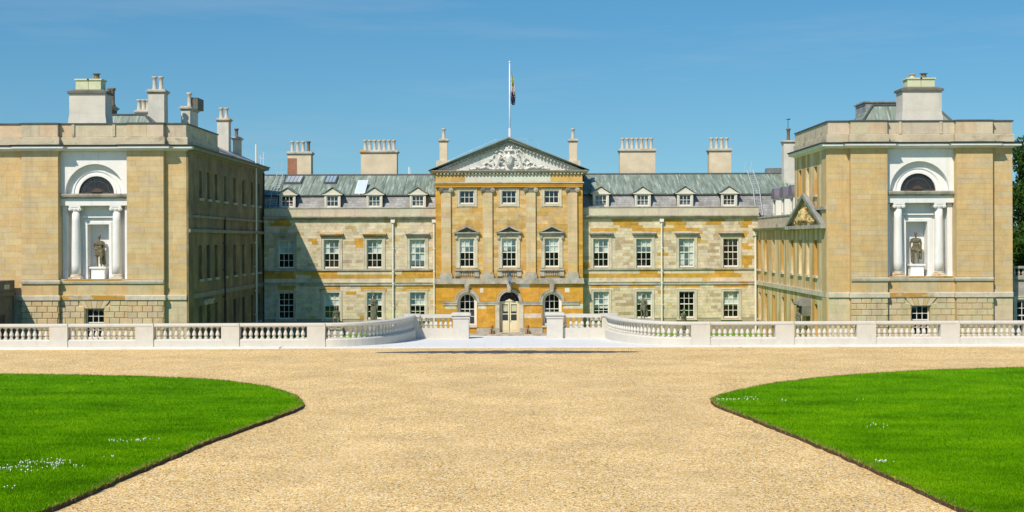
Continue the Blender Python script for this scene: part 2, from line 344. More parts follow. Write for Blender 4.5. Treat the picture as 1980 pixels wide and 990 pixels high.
def grass_mat(name, c0, c1, c2, transl=.25):
    m = bpy.data.materials.new(name); MATS[name] = m; m.use_nodes = True
    nt = m.node_tree; N = nt.nodes; L = nt.links; b = N['Principled BSDF']; b.inputs['Roughness'].default_value = .7; b.inputs['Specular IOR Level'].default_value = .06
    g = N.new('ShaderNodeNewGeometry')
    n = N.new('ShaderNodeTexNoise'); n.inputs['Scale'].default_value = .5; n.inputs['Detail'].default_value = 8; n.inputs['Roughness'].default_value = .68
    mp = N.new('ShaderNodeMapping'); mp.inputs['Scale'].default_value = (.6, 1, 1); L.new(g.outputs['Position'], mp.inputs[0]); L.new(mp.outputs[0], n.inputs['Vector'])
    r = N.new('ShaderNodeValToRGB'); e = r.color_ramp.elements; e[0].position = .32; e[0].color = (*c0, 1); e[1].position = .7; e[1].color = (*c2, 1)
    x = e.new(.5); x.color = (*c1, 1); L.new(n.outputs['Fac'], r.inputs[0])
    rp = N.new('ShaderNodeMapRange'); rp.inputs['To Min'].default_value = .7; rp.inputs['To Max'].default_value = 1.35; L.new(g.outputs['Random Per Island'], rp.inputs['Value'])
    mu = N.new('ShaderNodeVectorMath'); mu.operation = 'MULTIPLY'; L.new(r.outputs[0], mu.inputs[0]); L.new(rp.outputs[0], mu.inputs[1])
    L.new(mu.outputs[0], b.inputs['Base Color'])
    if transl:
        t = N.new('ShaderNodeBsdfTranslucent'); L.new(mu.outputs[0], t.inputs[0]); ms = N.new('ShaderNodeMixShader'); ms.inputs[0].default_value = transl
        L.new(b.outputs[0], ms.inputs[1]); L.new(t.outputs[0], ms.inputs[2]); L.new(ms.outputs[0], N['Material Output'].inputs[0])
    return m
m_blade = grass_mat('grass_blades', (.080, .225, .0005), (.150, .36, .001), (.25, .46, .003), .3)
m_turf = grass_mat('turf', (.06, .19, .0005), (.095, .27, .001), (.15, .33, .002), 0)
m_park = grass_mat('parkland', (.04, .10, .015), (.06, .13, .02), (.08, .15, .03), 0)
m_leaf = grass_mat('tree_leaves', (.035, .085, .012), (.06, .125, .02), (.10, .17, .035), .35)
m_dry = M('dry_turf_fringe', (.36, .25, .085), var=.4, scale=5, fine=30, bump=.3, stain=[((.10, .20, .01), .5, .6, 2.2)])
m_daisy = M('daisy_petals', (.82, .82, .78), var=.02, bump=0)
m_puddle = M('damp_silt', (.055, .055, .055), var=.3, scale=.8, rough=.45, bump=.1, stain=[((.3, .24, .16), .56, .7, 2.5)])

# ================================================================ GROUND
def grid_ground():
    xs = np.concatenate([np.linspace(-3000, -150, 12), np.linspace(-120, 120, 25), np.linspace(150, 3000, 12)])
    ys = np.concatenate([np.linspace(-3000, -150, 12), np.linspace(-120, 260, 39), np.linspace(300, 3000, 12)])
    v = []
    for y in ys:
        for x in xs:
            z = -3.0
            if y < -25: z = -3 + 15 * (1 - math.exp((y + 25) / 90.0)) + 1.2 * math.sin(x * .02) * min(1, (-25 - y) / 60)
            v.append((x, y, z))
    nx = len(xs); f = [(j * nx + i, j * nx + i + 1, (j + 1) * nx + i + 1, (j + 1) * nx + i) for j in range(len(ys) - 1) for i in range(nx - 1)]
    me = bpy.data.meshes.new('parkland'); me.from_pydata(v, [], f); me.materials.append(m_park); me.shade_smooth()
    o = bpy.data.objects.new('parkland', me); COL.objects.link(o); tag(o, kind='structure')
grid_ground()
TY0, TY1 = 66.7, 76.4          # terrace front and back
g = MB()
g.box(-110, 110, -22, TY0, -3.2, 0.0)
tag(g.build('gravel_drive', m_gravel), kind='structure')
court = MB().box(-21.9, 20.6, 77.2, 120.9, -3.2, -2.9)
tag(court.build('court_lawn', m_turf), kind='structure')
cp = MB().box(-5.2, 3.9, 77.0, 119.9, -3.1, -2.86)
tag(cp.build('court_path', m_paving), kind='structure')
# terrace: paving slabs on a bed, falling gently to the house, with a retaining wall
def ter_z(y): return .06 - .18 * max(0, min(1, (y - 67.2) / 8.6))
tb = MB()
for a, b in ((-110, 110),):
    tb.add([(a, TY0, -3.1), (b, TY0, -3.1), (b, TY1, -3.1), (a, TY1, -3.1), (a, TY0, .03), (b, TY0, .03), (b, TY1, -.17), (a, TY1, -.17)],
           [(0, 1, 2, 3), (4, 5, 6, 7), (0, 1, 5, 4), (1, 2, 6, 5), (2, 3, 7, 6), (3, 0, 4, 7)])
ter = tag(tb.build('terrace', m_balu), kind='structure')
slabn = 0
for j in range(8):
    y0 = TY0 + .02 + j * 1.2; y1 = min(y0 + 1.19, TY1 - .01)
    x = -11.2 - (j % 2) * .8
    while x < 10.6:
        L_ = 1.6; a, b = x, x + L_ - .012
        q = MB(); z0, z1 = ter_z(y0) + random.uniform(0, .003), ter_z(y1)
        q.add([(a, y0, z0 - .05), (b, y0, z0 - .05), (b, y1, z1 - .05), (a, y1, z1 - .05), (a, y0, z0), (b, y0, z0), (b, y1, z1), (a, y1, z1)],
              [(0, 1, 2, 3), (4, 5, 6, 7), (0, 1, 5, 4), (1, 2, 6, 5), (2, 3, 7, 6), (3, 0, 4, 7)])
        q.build('paving_slab', m_paving, ter); x += L_
k = MB()
for a, b in ((-62, -11.3), (10.7, 62)): k.box(a, b, TY0 - .03, 67.6, -.2, .075)
k.build('kerb', m_paving, ter)
st = MB()
for i in range(15): st.box(-3.4, 2.35, TY1 + .002 + i * .3, TY1 + .3 + i * .3, -3.1, -.17 - .18 * (i + 1))
st.build('steps', m_balu, ter)
# dark damp silt lying in the shallow gully in front of the gap
pd = MB(); n = 60; up = []; dn = []
for i in range(n + 1):
    t = i / n; x = mx_(722, 64.2) + t * (mx_(1240, 64.2) - mx_(722, 64.2)); h = (math.sin(PI * t) ** .55)
    yc = 64.35 + .1 * math.sin(t * 5); up.append((x, yc + h * (.75 + .16 * random.uniform(-1, 1)), .006)); dn.append((x, yc - h * (.8 + .22 * random.uniform(-1, 1)), .006))
pd.add(up + dn, [(i, i + 1, n + 2 + i, n + 1 + i) for i in range(n)])
tag(pd.build('damp_gully', m_puddle), 'long thin dark damp patch in the gravel before the terrace gap', 'puddle', kind='structure')

# lawns
def lawn_pts(px):
    r = []
    for x, y in px:
        yy = y + .0035 * (x - 1000) - 465; d = (CAM_H - .1) * F / yy; r.append((mx_(x, d), d))
    return r
LL = lawn_pts([(-60, 722.2), (0, 723), (150, 724.5), (300, 728), (390, 732), (440, 736), (490, 742.5), (525, 749), (555, 757.5), (575, 766), (584, 774), (586, 779), (582, 785), (560, 795), (400, 852), (250, 915), (120, 972)])
LR = lawn_pts([(1840, 976), (1720, 920), (1580, 858), (1450, 807), (1395, 787), (1380, 780), (1374, 774), (1376, 770), (1386, 765), (1405, 759), (1440, 750.5), (1500, 739.5), (1580, 730), (1660, 723), (1800, 714.5), (1980, 710), (2040, 709)])
LL = [(-75, LL[0][1])] + LL + [(-11.0, 14.0), (-75, 14)]
LR = [(75, 14), (10.8, 14.0)] + LR + [(75, LR[-1][1] + 1)]
def refine(poly, step=.35):
    o = []
    for i in range(len(poly)):
        a, b = Vector(poly[i]), Vector(poly[(i + 1) % len(poly)]); L_ = (b - a).length; n = max(1, min(80, int(L_ / step)))
        for k in range(n): o.append(tuple(a + (b - a) * k / n))
    return o
def inside(px, py, poly):
    r = np.zeros(len(px), bool); n = len(poly); j = n - 1
    for i in range(n):
        xi, yi = poly[i]; xj, yj = poly[j]
        c = ((yi > py) != (yj > py)) & (px < (xj - xi) * (py - yi) / (yj - yi + 1e-12) + xi); r ^= c; j = i
    return r
def blades_mesh(name, X, Y, Z, hgt, wid, mat, parent, lean=.35):
    n = len(X); a = np.random.rand(n) * 2 * PI; h = hgt * np.random.uniform(.6, 1.25, n); w_ = wid * np.random.uniform(.7, 1.3, n)
    lx = np.random.normal(0, lean, n) * h; ly = np.random.normal(0, lean, n) * h
    co = np.empty((n, 3, 3), np.float32)
    co[:, 0] = np.stack([X - np.cos(a) * w_ / 2, Y - np.sin(a) * w_ / 2, Z], 1); co[:, 1] = np.stack([X + np.cos(a) * w_ / 2, Y + np.sin(a) * w_ / 2, Z], 1)
    co[:, 2] = np.stack([X + lx, Y + ly, Z + h], 1)
    me = bpy.data.meshes.new(name); me.vertices.add(3 * n); me.vertices.foreach_set('co', co.ravel())
    me.loops.add(3 * n); me.loops.foreach_set('vertex_index', np.arange(3 * n, dtype=np.int32))
    me.polygons.add(n); me.polygons.foreach_set('loop_start', np.arange(0, 3 * n, 3, dtype=np.int32))
    me.update(calc_edges=True); me.materials.append(mat)
    o = bpy.data.objects.new(name, me); COL.objects.link(o); o.parent = parent; return o
def lawn(poly, name, seed):
    P = refine(poly); n = len(P)
    P = [(x + random.gauss(0, .02), y + random.gauss(0, .02)) for x, y in P]
    b = MB(); b.add([(x, y, .095) for x, y in P], [tuple(range(n))])
    o = b.build(name, m_turf); tag(o, kind='structure')
    e = MB(); e.add([(x, y, -.01) for x, y in P] + [(x, y, .093) for x, y in P], [(i, (i + 1) % n, n + (i + 1) % n, n + i) for i in range(n)])
    e.build('turf_edge', m_soil, o)
    # dry fringe along the cut edge
    xs = []; ys = []
    for i in range(n):
        x, y = P[i]
        if abs(x) > 26: continue
        x2, y2 = P[(i + 1) % n]
        lump = .35 + .65 * (.5 + .5 * math.sin(i * .31 + seed) * math.sin(i * .083))
        for q in range(int(130 * lump)):
            t = random.random(); xs.append(x + t * (x2 - x) + random.gauss(0, .05 + .03 * lump)); ys.append(y + t * (y2 - y) + random.gauss(0, .05 + .03 * lump))
    xs = np.array(xs); ys = np.array(ys); k = inside(xs, ys, P)
    tag(blades_mesh('dry_fringe', xs[k], ys[k], np.full(k.sum(), .07), .075, .03, m_dry, o, .75), kind='stuff')
    # mown blades, denser towards the viewer
    N_ = 900000; sgn = -1 if P[0][0] < 0 else 1
    u = np.random.rand(N_); d = 1 / (1 / 21.0 + u * (1 / 56.0 - 1 / 21.0)); X = sgn * (6 + np.random.rand(N_) * (d * .45 + 4.0 - 6))
    k = inside(X, d, P); X = X[k]; d = d[k]
    tag(blades_mesh('grass_blades', X, d, np.full(len(X), .09), .05, .02, m_blade, o), kind='stuff')
    return o
lawnL = lawn(LL, 'lawn', 1)
lawnR = lawn(LR, 'lawn', 2)
def daisies(cl, parent):
    b = MB()
    for px, py, sx, sy, n in cl:
        yy = py + .0035 * (px - 1000) - 465; d = 4.95 * F / yy; x0 = mx_(px, d)
        for _ in range(n):
            x = x0 + random.gauss(0, sx); y = d + random.gauss(0, sy); r = random.uniform(.009, .017); z = .15 + random.uniform(-.01, .012)
            b.add([(x, y, z + .006)] + [(x + r * math.cos(q * PI / 3), y + r * math.sin(q * PI / 3) , z + .008 * math.cos(q * 2.1)) for q in range(6)], [(0, q + 1, (q + 1) % 6 + 1) for q in range(6)])
            b.tube((x, y, .09), (x, y, z), .003, .003, 4)
    tag(b.build('daisies', m_daisy, parent), kind='stuff')
daisies([(20, 903, .35, .2, 26), (75, 893, .35, .25, 34), (110, 897, .25, .25, 20), (50, 910, .2, .2, 8), (225, 851, .15, .1, 9), (275, 849, .2, .12, 14), (210, 882, .1, .1, 4), (5, 941, .1, .1, 5)], lawnL)
daisies([(1425, 771, .35, .12, 26), (1450, 767, .1, .1, 6), (1508, 773, .1, .1, 4), (1705, 890, .13, .08, 16), (1700, 822, .3, .2, 8), (1660, 772, .1, .1, 2)], lawnR)

# ================================================================ BUILDING PIECES
unit = MB().box(-.5, .5, -.5, .5, -.5, .5).mesh('stone_block'); unit.materials.append(m_block)
unit2 = unit.copy(); unit2.materials.clear(); unit2.materials.append(m_block2)
CH = .12
def rust_mesh():
    b = MB(); p = [(-.5, .5, -.5), (.5, .5, -.5), (.5, .5, .5), (-.5, .5, .5)]
    q = [(-.455, -.5, -.40), (.455, -.5, -.40), (.455, -.5, .40), (-.455, -.5, .40)]
    b.add(p + q, [(0, 1, 2, 3), (4, 5, 6, 7), (0, 1, 5, 4), (1, 2, 6, 5), (2, 3, 7, 6), (3, 0, 4, 7)])
    me = b.mesh('rusticated_block'); me.materials.append(m_block); return me
RUST = rust_mesh()
def courses(u0, u1, z0, z1, h, lmin, lmax, holes, row_jit=0.):
    n = max(1, round((z1 - z0) / h)); hh = (z1 - z0) / n; out = []
    for r in range(n):
        a, b = z0 + r * hh, z0 + (r + 1) * hh
        spans = [(u0, u1)]
        for h0, h1, g0, g1 in holes:
            ov = min(b, g1) - max(a, g0)
            if ov < .45 * hh: continue
            ns = []
            for s, e in spans:
                if h1 <= s or h0 >= e: ns.append((s, e)); continue
                if h0 > s: ns.append((s, h0))
                if h1 < e: ns.append((h1, e))
            spans = ns
        for s, e in spans:
            x = s; first = True
            while x < e - 1e-6:
                L_ = random.uniform(lmin, lmax) * (random.uniform(.35, 1) if first else 1); first = False
                if e - (x + L_) < lmin * .5: L_ = e - x
                out.append((x, min(e, x + L_), a, b)); x += L_
    return out
def lay(blocks, T, o, parent, colf, limit=300, thick=.03, name='stone_block', mesh=None, gap=.008, jit=.006):
    """each block its own object up to the limit (largest first), the rest joined as stuff"""
    ob = sorted(blocks, key=lambda b: -(b[1] - b[0]) * (b[3] - b[2]) - (5 if b[2] > -1.3 else 0))
    par = parent
    for b in ob[:limit]:
        uc, zc = (b[0] + b[1]) / 2, (b[2] + b[3]) / 2; jj = random.uniform(0, jit)
        q = child(name, mesh or unit, par, T(uc, o + jj + thick / 2, zc))
        q.scale = (b[1] - b[0] - gap, thick, b[3] - b[2] - gap); q.color = (*colf(uc, zc), 1)
    if len(ob) > limit:
        mb = MB(T); cols = []
        for b in ob[limit:]:
            jj = random.uniform(0, jit); mb.box(b[0] + gap / 2, b[1] - gap / 2, o + jj, o + jj + thick, b[2] + gap / 2, b[3] - gap / 2)
            cols.append(colf((b[0] + b[1]) / 2, (b[2] + b[3]) / 2))
        ro = mb.build('remaining_blocks', m_blocks, par, kind='stuff')
        at = ro.data.color_attributes.new('Col', 'FLOAT_COLOR', 'CORNER')
        arr = np.ones((len(ro.data.loops), 4), np.float32)
        per = np.repeat(np.array(cols, np.float32), 24, axis=0); 
        li = np.empty(len(ro.data.loops), np.int32); ro.data.loops.foreach_get('vertex_index', li)
        arr[:, :3] = np.array(cols, np.float32)[li // 8]; at.data.foreach_set('color', arr.ravel())
def jc(c, v=.12, h=.04):
    k = 1 + random.uniform(-v, v); return tuple(max(0, x * k * (1 + random.uniform(-h, h))) for x in c)

def sash(parent, T, uc, w_, z0, z1, o, rows=4, cols=3, blind=0., panes=True, paint=None, name='window', deep=.35, green=False):
    """sliding sash window: frame > glazing bars, panes, blind, room"""
    paint = paint or m_paint
    f = MB(T); h = w_ / 2; t = .07
    f.box(uc - h, uc - h + t, o - .1, o, z0, z1); f.box(uc + h - t, uc + h, o - .1, o, z0, z1)
    f.box(uc - h + t, uc + h - t, o - .1, o, z1 - t, z1); f.box(uc - h + t, uc + h - t, o - .1, o + .03, z0, z0 + .13)
    zm = z0 + .12 + (z1 - z0 - .12) * .5
    if rows == 4: f.box(uc - h + t, uc + h - t, o - .08, o - .01, zm - .04, zm + .04)
    win = f.build(name, paint, parent)
    gb = MB(T); iu0, iu1, iz0, iz1 = uc - h + t, uc + h - t, z0 + .13, z1 - t
    for c in range(1, cols):
        u = iu0 + (iu1 - iu0) * c / cols; gb.box(u - .02, u + .02, o - .065, o - .03, iz0, iz1)
    for r in range(1, rows):
        z = iz0 + (iz1 - iz0) * r / rows
        if rows == 4 and r == 2: continue
        gb.box(iu0, iu1, o - .062, o - .033, z - .02, z + .02)
    gb.build('glazing_bars', paint, win)
    if panes:
        pw, ph = (iu1 - iu0) / cols, (iz1 - iz0) / rows
        for c in range(cols):
            for r in range(rows):
                a = iu0 + pw * c; b = iz0 + ph * r; tl = random.uniform(-.004, .004); tz = random.uniform(-.003, .003)
                MB(T).quad((a, o - .05 + tl, b), (a + pw, o - .05 - tl, b), (a + pw, o - .05 - tl + tz, b + ph), (a, o - .05 + tl + tz, b + ph)).build('pane', m_glass, win)
    else:
        MB(T).quad((iu0, o - .05, iz0), (iu1, o - .05, iz0), (iu1, o - .05, iz1), (iu0, o - .05, iz1)).build('pane', m_glass, win)
    if blind > 0: MB(T).box(iu0, iu1, o - .14, o - .125, iz1 - (iz1 - iz0) * blind, iz1).build('blind', m_blind, win)
    rm = MB(T); e = o - 1.2
    for q in (((iu0 - .05, e, iz0), (iu1 + .05, e, iz0), (iu1 + .05, e, iz1), (iu0 - .05, e, iz1)), ((iu0 - .05, o - .1, iz0), (iu0 - .05, e, iz0), (iu0 - .05, e, iz1), (iu0 - .05, o - .1, iz1)),
              ((iu1 + .05, o - .1, iz0), (iu1 + .05, e, iz0), (iu1 + .05, e, iz1), (iu1 + .05, o - .1, iz1)), ((iu0, o - .1, iz1), (iu1, o - .1, iz1), (iu1, e, iz1), (iu0, e, iz1)), ((iu0, o - .1, iz0), (iu1, o - .1, iz0), (iu1, e, iz0), (iu0, e, iz0))): rm.quad(*q)
    rm.build('room_interior', m_black, win)
    return win
def architrave(parent, T, uc, w_, z0, z1, o, t=.24, mat=None, proud=.07, name='architrave', top=None):
    b = MB(T); h = w_ / 2; top = top or t
    b.box(uc - h - t, uc - h, o, o + proud, z0, z1 + top); b.box(uc + h, uc + h + t, o, o + proud, z0, z1 + top); b.box(uc - h, uc + h, o, o + proud, z1, z1 + top)
    b.box(uc - h - t, uc - h - t + .06, o + proud, o + proud + .03, z0, z1 + top); b.box(uc + h + t - .06, uc + h + t, o + proud, o + proud + .03, z0, z1 + top); b.box(uc - h - t + .06, uc + h + t - .06, o + proud, o + proud + .03, z1 + top - .06, z1 + top)
    return b.build(name, mat or m_grey, parent)
def pot_mesh():
    b = MB().lathe([(.2, 0), (.2, .07), (.15, .12), (.135, .6), (.145, .82), (.21, .88), (.21, .96), (.15, .98), (.12, .97)], (0, 0, 0), 10); return b.mesh('chimney_pot')
POT = pot_mesh(); POT.materials.append(m_pot); POT.shade_smooth()
POTD = POT.copy(); POTD.materials.clear(); POTD.materials.append(m_darkpot)
def chimney(parent, xa, xb, ya, yb, z0, z1, pots, mat, capmat=None, poth=.9, cap=.35, dark=(), name='chimney', potr=1.0):
    b = MB(); b.box(xa, xb, ya, yb, z0, z1); c = b.build(name, mat, parent)
    k = MB(); k.box(xa - .05, xb + .05, ya - .05, yb + .05, z1 + .002, z1 + cap * .35); k.box(xa - .14, xb + .14, ya - .14, yb + .14, z1 + cap * .35, z1 + cap * .7); k.frus(xa - .08, xb + .08, ya - .08, yb + .08, z1 + cap * .7, z1 + cap, .06, .06)
    k.build('cap', capmat or m_greylich, c)
    for i, (x, y) in enumerate(pots):
        p = child('chimney_pot', POTD if i in dark else POT, c, (x, y, z1 + cap - .02)); p.scale = (potr, potr, poth / .98)
    return c
def corbel_cornice(b, path, z0, z1, out_, white=True): pass

# sculpted lumps welded into one continuous skin
def sculpt(name, caps, mat, parent, loc, voxel=.03, mirror=False, rotz=0, scale=1.0):
    bm = bmesh.new()
    for c in caps:
        a = Vector(c[0:3]); ra = c[3]; e = Vector(c[4:7]) if len(c) > 4 else a; rb = c[7] if len(c) > 4 else ra
        L_ = (e - a).length; n = max(1, int(L_ / (max(.008, min(ra, rb)) * .55)))
        for i in range(n + 1):
            t = i / n; p = a.lerp(e, t); r = ra + (rb - ra) * t
            v = bmesh.ops.create_icosphere(bm, subdivisions=1, radius=r)['verts']; bmesh.ops.translate(bm, verts=v, vec=p)
            if L_ == 0: break
    me = bpy.data.meshes.new(name); bm.to_mesh(me); bm.free()
    o = bpy.data.objects.new(name, me); COL.objects.link(o)
    md = o.modifiers.new('weld', 'REMESH'); md.mode = 'VOXEL'; md.voxel_size = voxel
    dg = bpy.context.evaluated_depsgraph_get(); dg.update(); m2 = bpy.data.meshes.new_from_object(o.evaluated_get(dg)); m2.name = name
    o.modifiers.clear(); o.data = m2; m2.materials.clear(); m2.materials.append(mat); m2.shade_smooth()
    o.parent = parent; o.location = Vector(loc) - (root_loc(parent) if parent else Vector()); o.rotation_euler = (0, 0, rotz); o.scale = (scale,) * 3
    return o
def E(x, y, z, r, x2=None, y2=None, z2=None, r2=None): return (x, y, z, r) if x2 is None else (x, y, z, r, x2, y2, z2, r2)
def figure(style=0):
    c = [E(-.12, 0, .08, .07, -.13, .0, .5, .075), E(-.13, 0, .5, .08, -.1, .02, .95, .115), E(.13, -.1, .08, .065, .13, -.12, .5, .07), E(.13, -.12, .5, .08, .09, 0, .95, .115),
         E(-.12, -.1, .05, .055, -.13, 0, .06, .06), E(.14, -.22, .05, .05, .13, -.1, .06, .06),
         E(-.1, .02, .98, .15, .1, .02, .98, .15), E(-.06, .0, 1.15, .14, .06, 0, 1.15, .14), E(-.1, 0, 1.36, .15, .1, 0, 1.36, .15), E(-.17, 0, 1.48, .085, .17, 0, 1.48, .085),
         E(0, 0, 1.55, .06, 0, -.02, 1.65, .055), E(0, -.02, 1.76, .10, 0, -.03, 1.82, .105), E(0, -.12, 1.76, .025), E(0, .02, 1.88, .09)]
    if style == 0:      # left hand on the hip, cloak hanging behind, tunic skirt
        c += [E(-.25, 0, 1.45, .075, -.36, .02, 1.17, .06), E(-.36, .02, 1.17, .055, -.2, -.12, 1.05, .045), E(.25, 0, 1.45, .075, .33, -.03, 1.15, .06), E(.33, -.03, 1.15, .055, .22, -.18, 1.02, .045), E(.22, -.2, 1.02, .05)]
        c += [E(-.14, -.03, .72, .13, .14, -.04, .72, .13), E(-.12, -.02, .85, .15, .12, -.02, .85, .15), E(.2, .13, 1.4, .09, .26, .12, .2, .13), E(.05, .14, 1.35, .1, .1, .14, .2, .12)]
    elif style == 1:    # leaning on a club, lion skin over the arm
        c += [E(-.25, 0, 1.45, .08, -.33, .0, 1.15, .062), E(-.33, 0, 1.15, .06, -.3, -.08, .88, .045), E(-.3, -.1, .84, .05), E(-.3, -.12, .82, .04, -.22, -.14, .1, .085)]
        c += [E(.25, 0, 1.45, .08, .34, .06, 1.2, .062), E(.34, .06, 1.2, .06, .2, .16, 1.0, .05), E(.3, .02, 1.2, .07, .28, .02, .35, .1), E(-.13, -.02, .86, .12, .2, -.06, .78, .11), E(-.25, .06, .9, .08, -.2, .06, .15, .1), E(0, -.08, 1.7, .05)]
    else:               # fully draped
        c += [E(-.24, 0, 1.45, .08, -.3, -.02, 1.18, .065), E(-.3, -.02, 1.18, .06, -.1, -.2, 1.2, .05), E(.24, 0, 1.45, .08, .3, 0, 1.15, .065), E(.3, 0, 1.15, .06, .27, -.1, .85, .05)]
        c += [E(-.13, 0, .12, .16, -.1, 0, 1.0, .15), E(.13, -.02, .12, .16, .1, 0, 1.0, .15), E(0, -.06, .12, .16, 0, -.04, .9, .14), E(.22, .05, 1.35, .08, .2, .05, .3, .12)]
    return c

# ================================================================ CENTRE BLOCK
CX = -.68; CD = 120.0
cb = thing('central_block', (CX, CD, -2.9), 'ochre stone centre of the house with carved pediment and flagpole above', 'building')
T = frame((CX, CD, 0), (1, 0), (0, -1))
HW = 6.27
px_ = CD / F
def cz(y): return mz(y, CD, 985)
ZB = cz(538); ZB0 = cz(548); ZTOP = cz(362)     # grey band, architrave underside
win_u = (-3.6, 0.0, 3.63)
holes_up = [(u - .62, u + .62, cz(517), cz(461)) for u in win_u] + [(u - .60, u + .60, cz(394.5), cz(368.5)) for u in win_u]
wl = MB(T).wall(-HW, HW, ZB, 10.9, -.03, .3, holes_up)
wl.quad((-HW, -.03, -2.9), (-HW, -9, -2.9), (-HW, -9, 10.9), (-HW, -.03, 10.9)); wl.quad((HW, -.03, -2.9), (HW, -9, -2.9), (HW, -9, 10.9), (HW, -.03, 10.9))
cw = wl.build('wall', m_orcore, cb)
def col_centre(u, z):
    r = random.random()
    if abs(abs(u) - HW) < .5: return jc((.58, .32, .055), .15)
    if z < 3.6 and r < .6: return jc((.56, .32, .065), .14)
    if 4.9 < z < 6.3 and r < .5: return jc((.55, .35, .10), .14)
    return jc(random.choice([(.60, .42, .185), (.585, .39, .15), (.60, .44, .215), (.55, .34, .10)]), .1)
bl = courses(-HW, HW, ZB + .01, ZTOP, .36, .6, 1.15, [(u - .85, u + .85, a - .1, b + .15) for (ua, ub, a, b) in holes_up for u in [(ua + ub) / 2]] + [(p - .4, p + .4, 0, 20) for p in (-5.37, -1.83, 1.85, 5.4)])
lay(bl, T, -.028, cw, col_centre, mesh=unit2)
# pilasters
for p in (-5.37, -1.83, 1.85, 5.4):
    sh = MB(T).box(p - .41, p + .41, -.02, .2, cz(527), cz(372)).build('pilaster', m_honey, cb)
    bl = [(p - .41, p + .41, a, b) for (_, _, a, b) in courses(0, 1, cz(527), cz(372), .42, 2, 3, [])]
    lay(bl, T, .2, sh, lambda u, z: jc(random.choice([(.62, .475, .27), (.60, .46, .25), (.63, .50, .31)]) if z > 3.3 else (.6, .42, .18), .07), thick=.012, jit=.004)
    b = MB(T); b.box(p - .47, p + .47, -.02, .26, cz(531), cz(527)); b.box(p - .53, p + .53, -.02, .31, cz(538), cz(531)); b.build('base', m_grey, sh)
    b = MB(T); b.box(p - .43, p + .43, -.02, .24, cz(372), cz(370.5)); b.box(p - .5, p + .5, -.02, .3, cz(364.5), cz(362.3)); b.box(p - .40, p + .40, -.02, .23, cz(370.5), cz(364.5))
    b.build('capital', m_capital, sh)
    for s in (-1, 1):
        v = MB(T); a = (p + s * .43, cz(367.2))
        for rr, oo in ((.2, .31), (.12, .34), (.05, .37)): v.prism([(a[0] + rr * math.cos(k * PI / 6), a[1] + rr * math.sin(k * PI / 6)) for k in range(12)], .1, oo)
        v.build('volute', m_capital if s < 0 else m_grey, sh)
# entablature
b = MB(T); b.box(-HW, HW, -.03, .24, cz(362), cz(358)); b.box(-HW - .03, HW + .03, -.03, .28, cz(358) + .002, cz(354.5)); b.build('architrave_band', m_ochre, cb)
b = MB(T); b.box(-HW - .1, HW + .1, -.03, .36, cz(354.5) + .002, cz(352.5)); b.build('moulding', m_pale, cb)
fz = MB(T).box(-HW + .02, HW - .02, -.03, .2, cz(352.5) + .002, cz(336)).build('frieze', m_core, cb)
segs = [(-HW + .02, -4.9), (-4.9, -3.75), (-3.75, -1.5), (-1.5, 1.2), (1.2, 3.55), (3.55, HW - .02)]
lay([(a, c, cz(352), cz(336.2)) for a, c in segs], T, .2, fz, lambda u, z: jc((.58, .37, .12), .08) if (u < -3.75 or u > 3.55) else jc((.62, .60, .50), .04), thick=.012)
prof = [(0, 0), (.08, 0), (.1, .05), (.45, .1), (.5, .2), (.56, .24), (.56, .28), (0, .28)]
cpath = [(CX - HW, CD + 8), (CX - HW, CD), (CX + HW, CD), (CX + HW, CD + 8)]
z0 = cz(336)
MB().sweep(cpath, [(o, z0 + z) for o, z in prof]).build('cornice', m_greylich, cb)
b = MB(T); n = 0
u = -HW + .1
while u < HW: b.box(u, u + .16, .2, .4, z0 - .06, z0 + .09); u += .3
b.build('dentils', m_grey, cb, kind='stuff')
# pediment
za = cz(265); zb_ = z0 + .285; RW = 6.86
ped = MB(T).prism([(-RW + .5, zb_ + .002), (RW - .5, zb_ + .002), (0, za - .28)], -.2, .04).build('tympanum', M('weathered_white', (.66, .65, .60), var=.15, scale=1.5, stain=[(GRIME, .5, .75, 1.2, (1, 1, .6), .5)]), cb)
slope = (za - zb_) / RW
for s in (-1, 1):
    r = MB(T)
    for o1, t0, t1 in ((.34, .46, .30), (.54, .30, .12), (.66, .12, 0.)):
        r.add([(s * RW, -8, zb_ - t0 + .0), (s * RW, o1, zb_ - t0), (0, o1, za - t0), (0, -8, za - t0), (s * RW, -8, zb_ - t1), (s * RW, o1, zb_ - t1), (0, o1, za - t1), (0, -8, za - t1)],
              [(0, 1, 2, 3), (4, 5, 6, 7), (0, 1, 5, 4), (1, 2, 6, 5), (2, 3, 7, 6), (3, 0, 4, 7)])
    for vi in range(len(r.v)):
        x, y, z = r.v[vi]
        r.v[vi] = (x, y, max(z, zb_ + .003))
    r.build('raking_cornice', m_slatestone, cb)
    d = MB(T); t = .06
    while t < .97:
        uu = s * RW * (1 - t); zz = zb_ + (za - zb_) * t - .50
        if zz > zb_ + .16: d.box(uu - .07, uu + .07, .05, .3, zz - .10, zz + .06)
        t += .042
    d.build('raking_dentils', m_grey, cb, kind='stuff')
rf = MB(T)
for s in (-1, 1): rf.add([(s * (RW + .02), -.02, zb_ + .01), (0, -.02, za + .01), (0, -9, za + .01), (s * (RW + .02), -9, zb_ + .01)], [(0, 1, 2, 3)])
rf.build('roof', m_slate, cb)
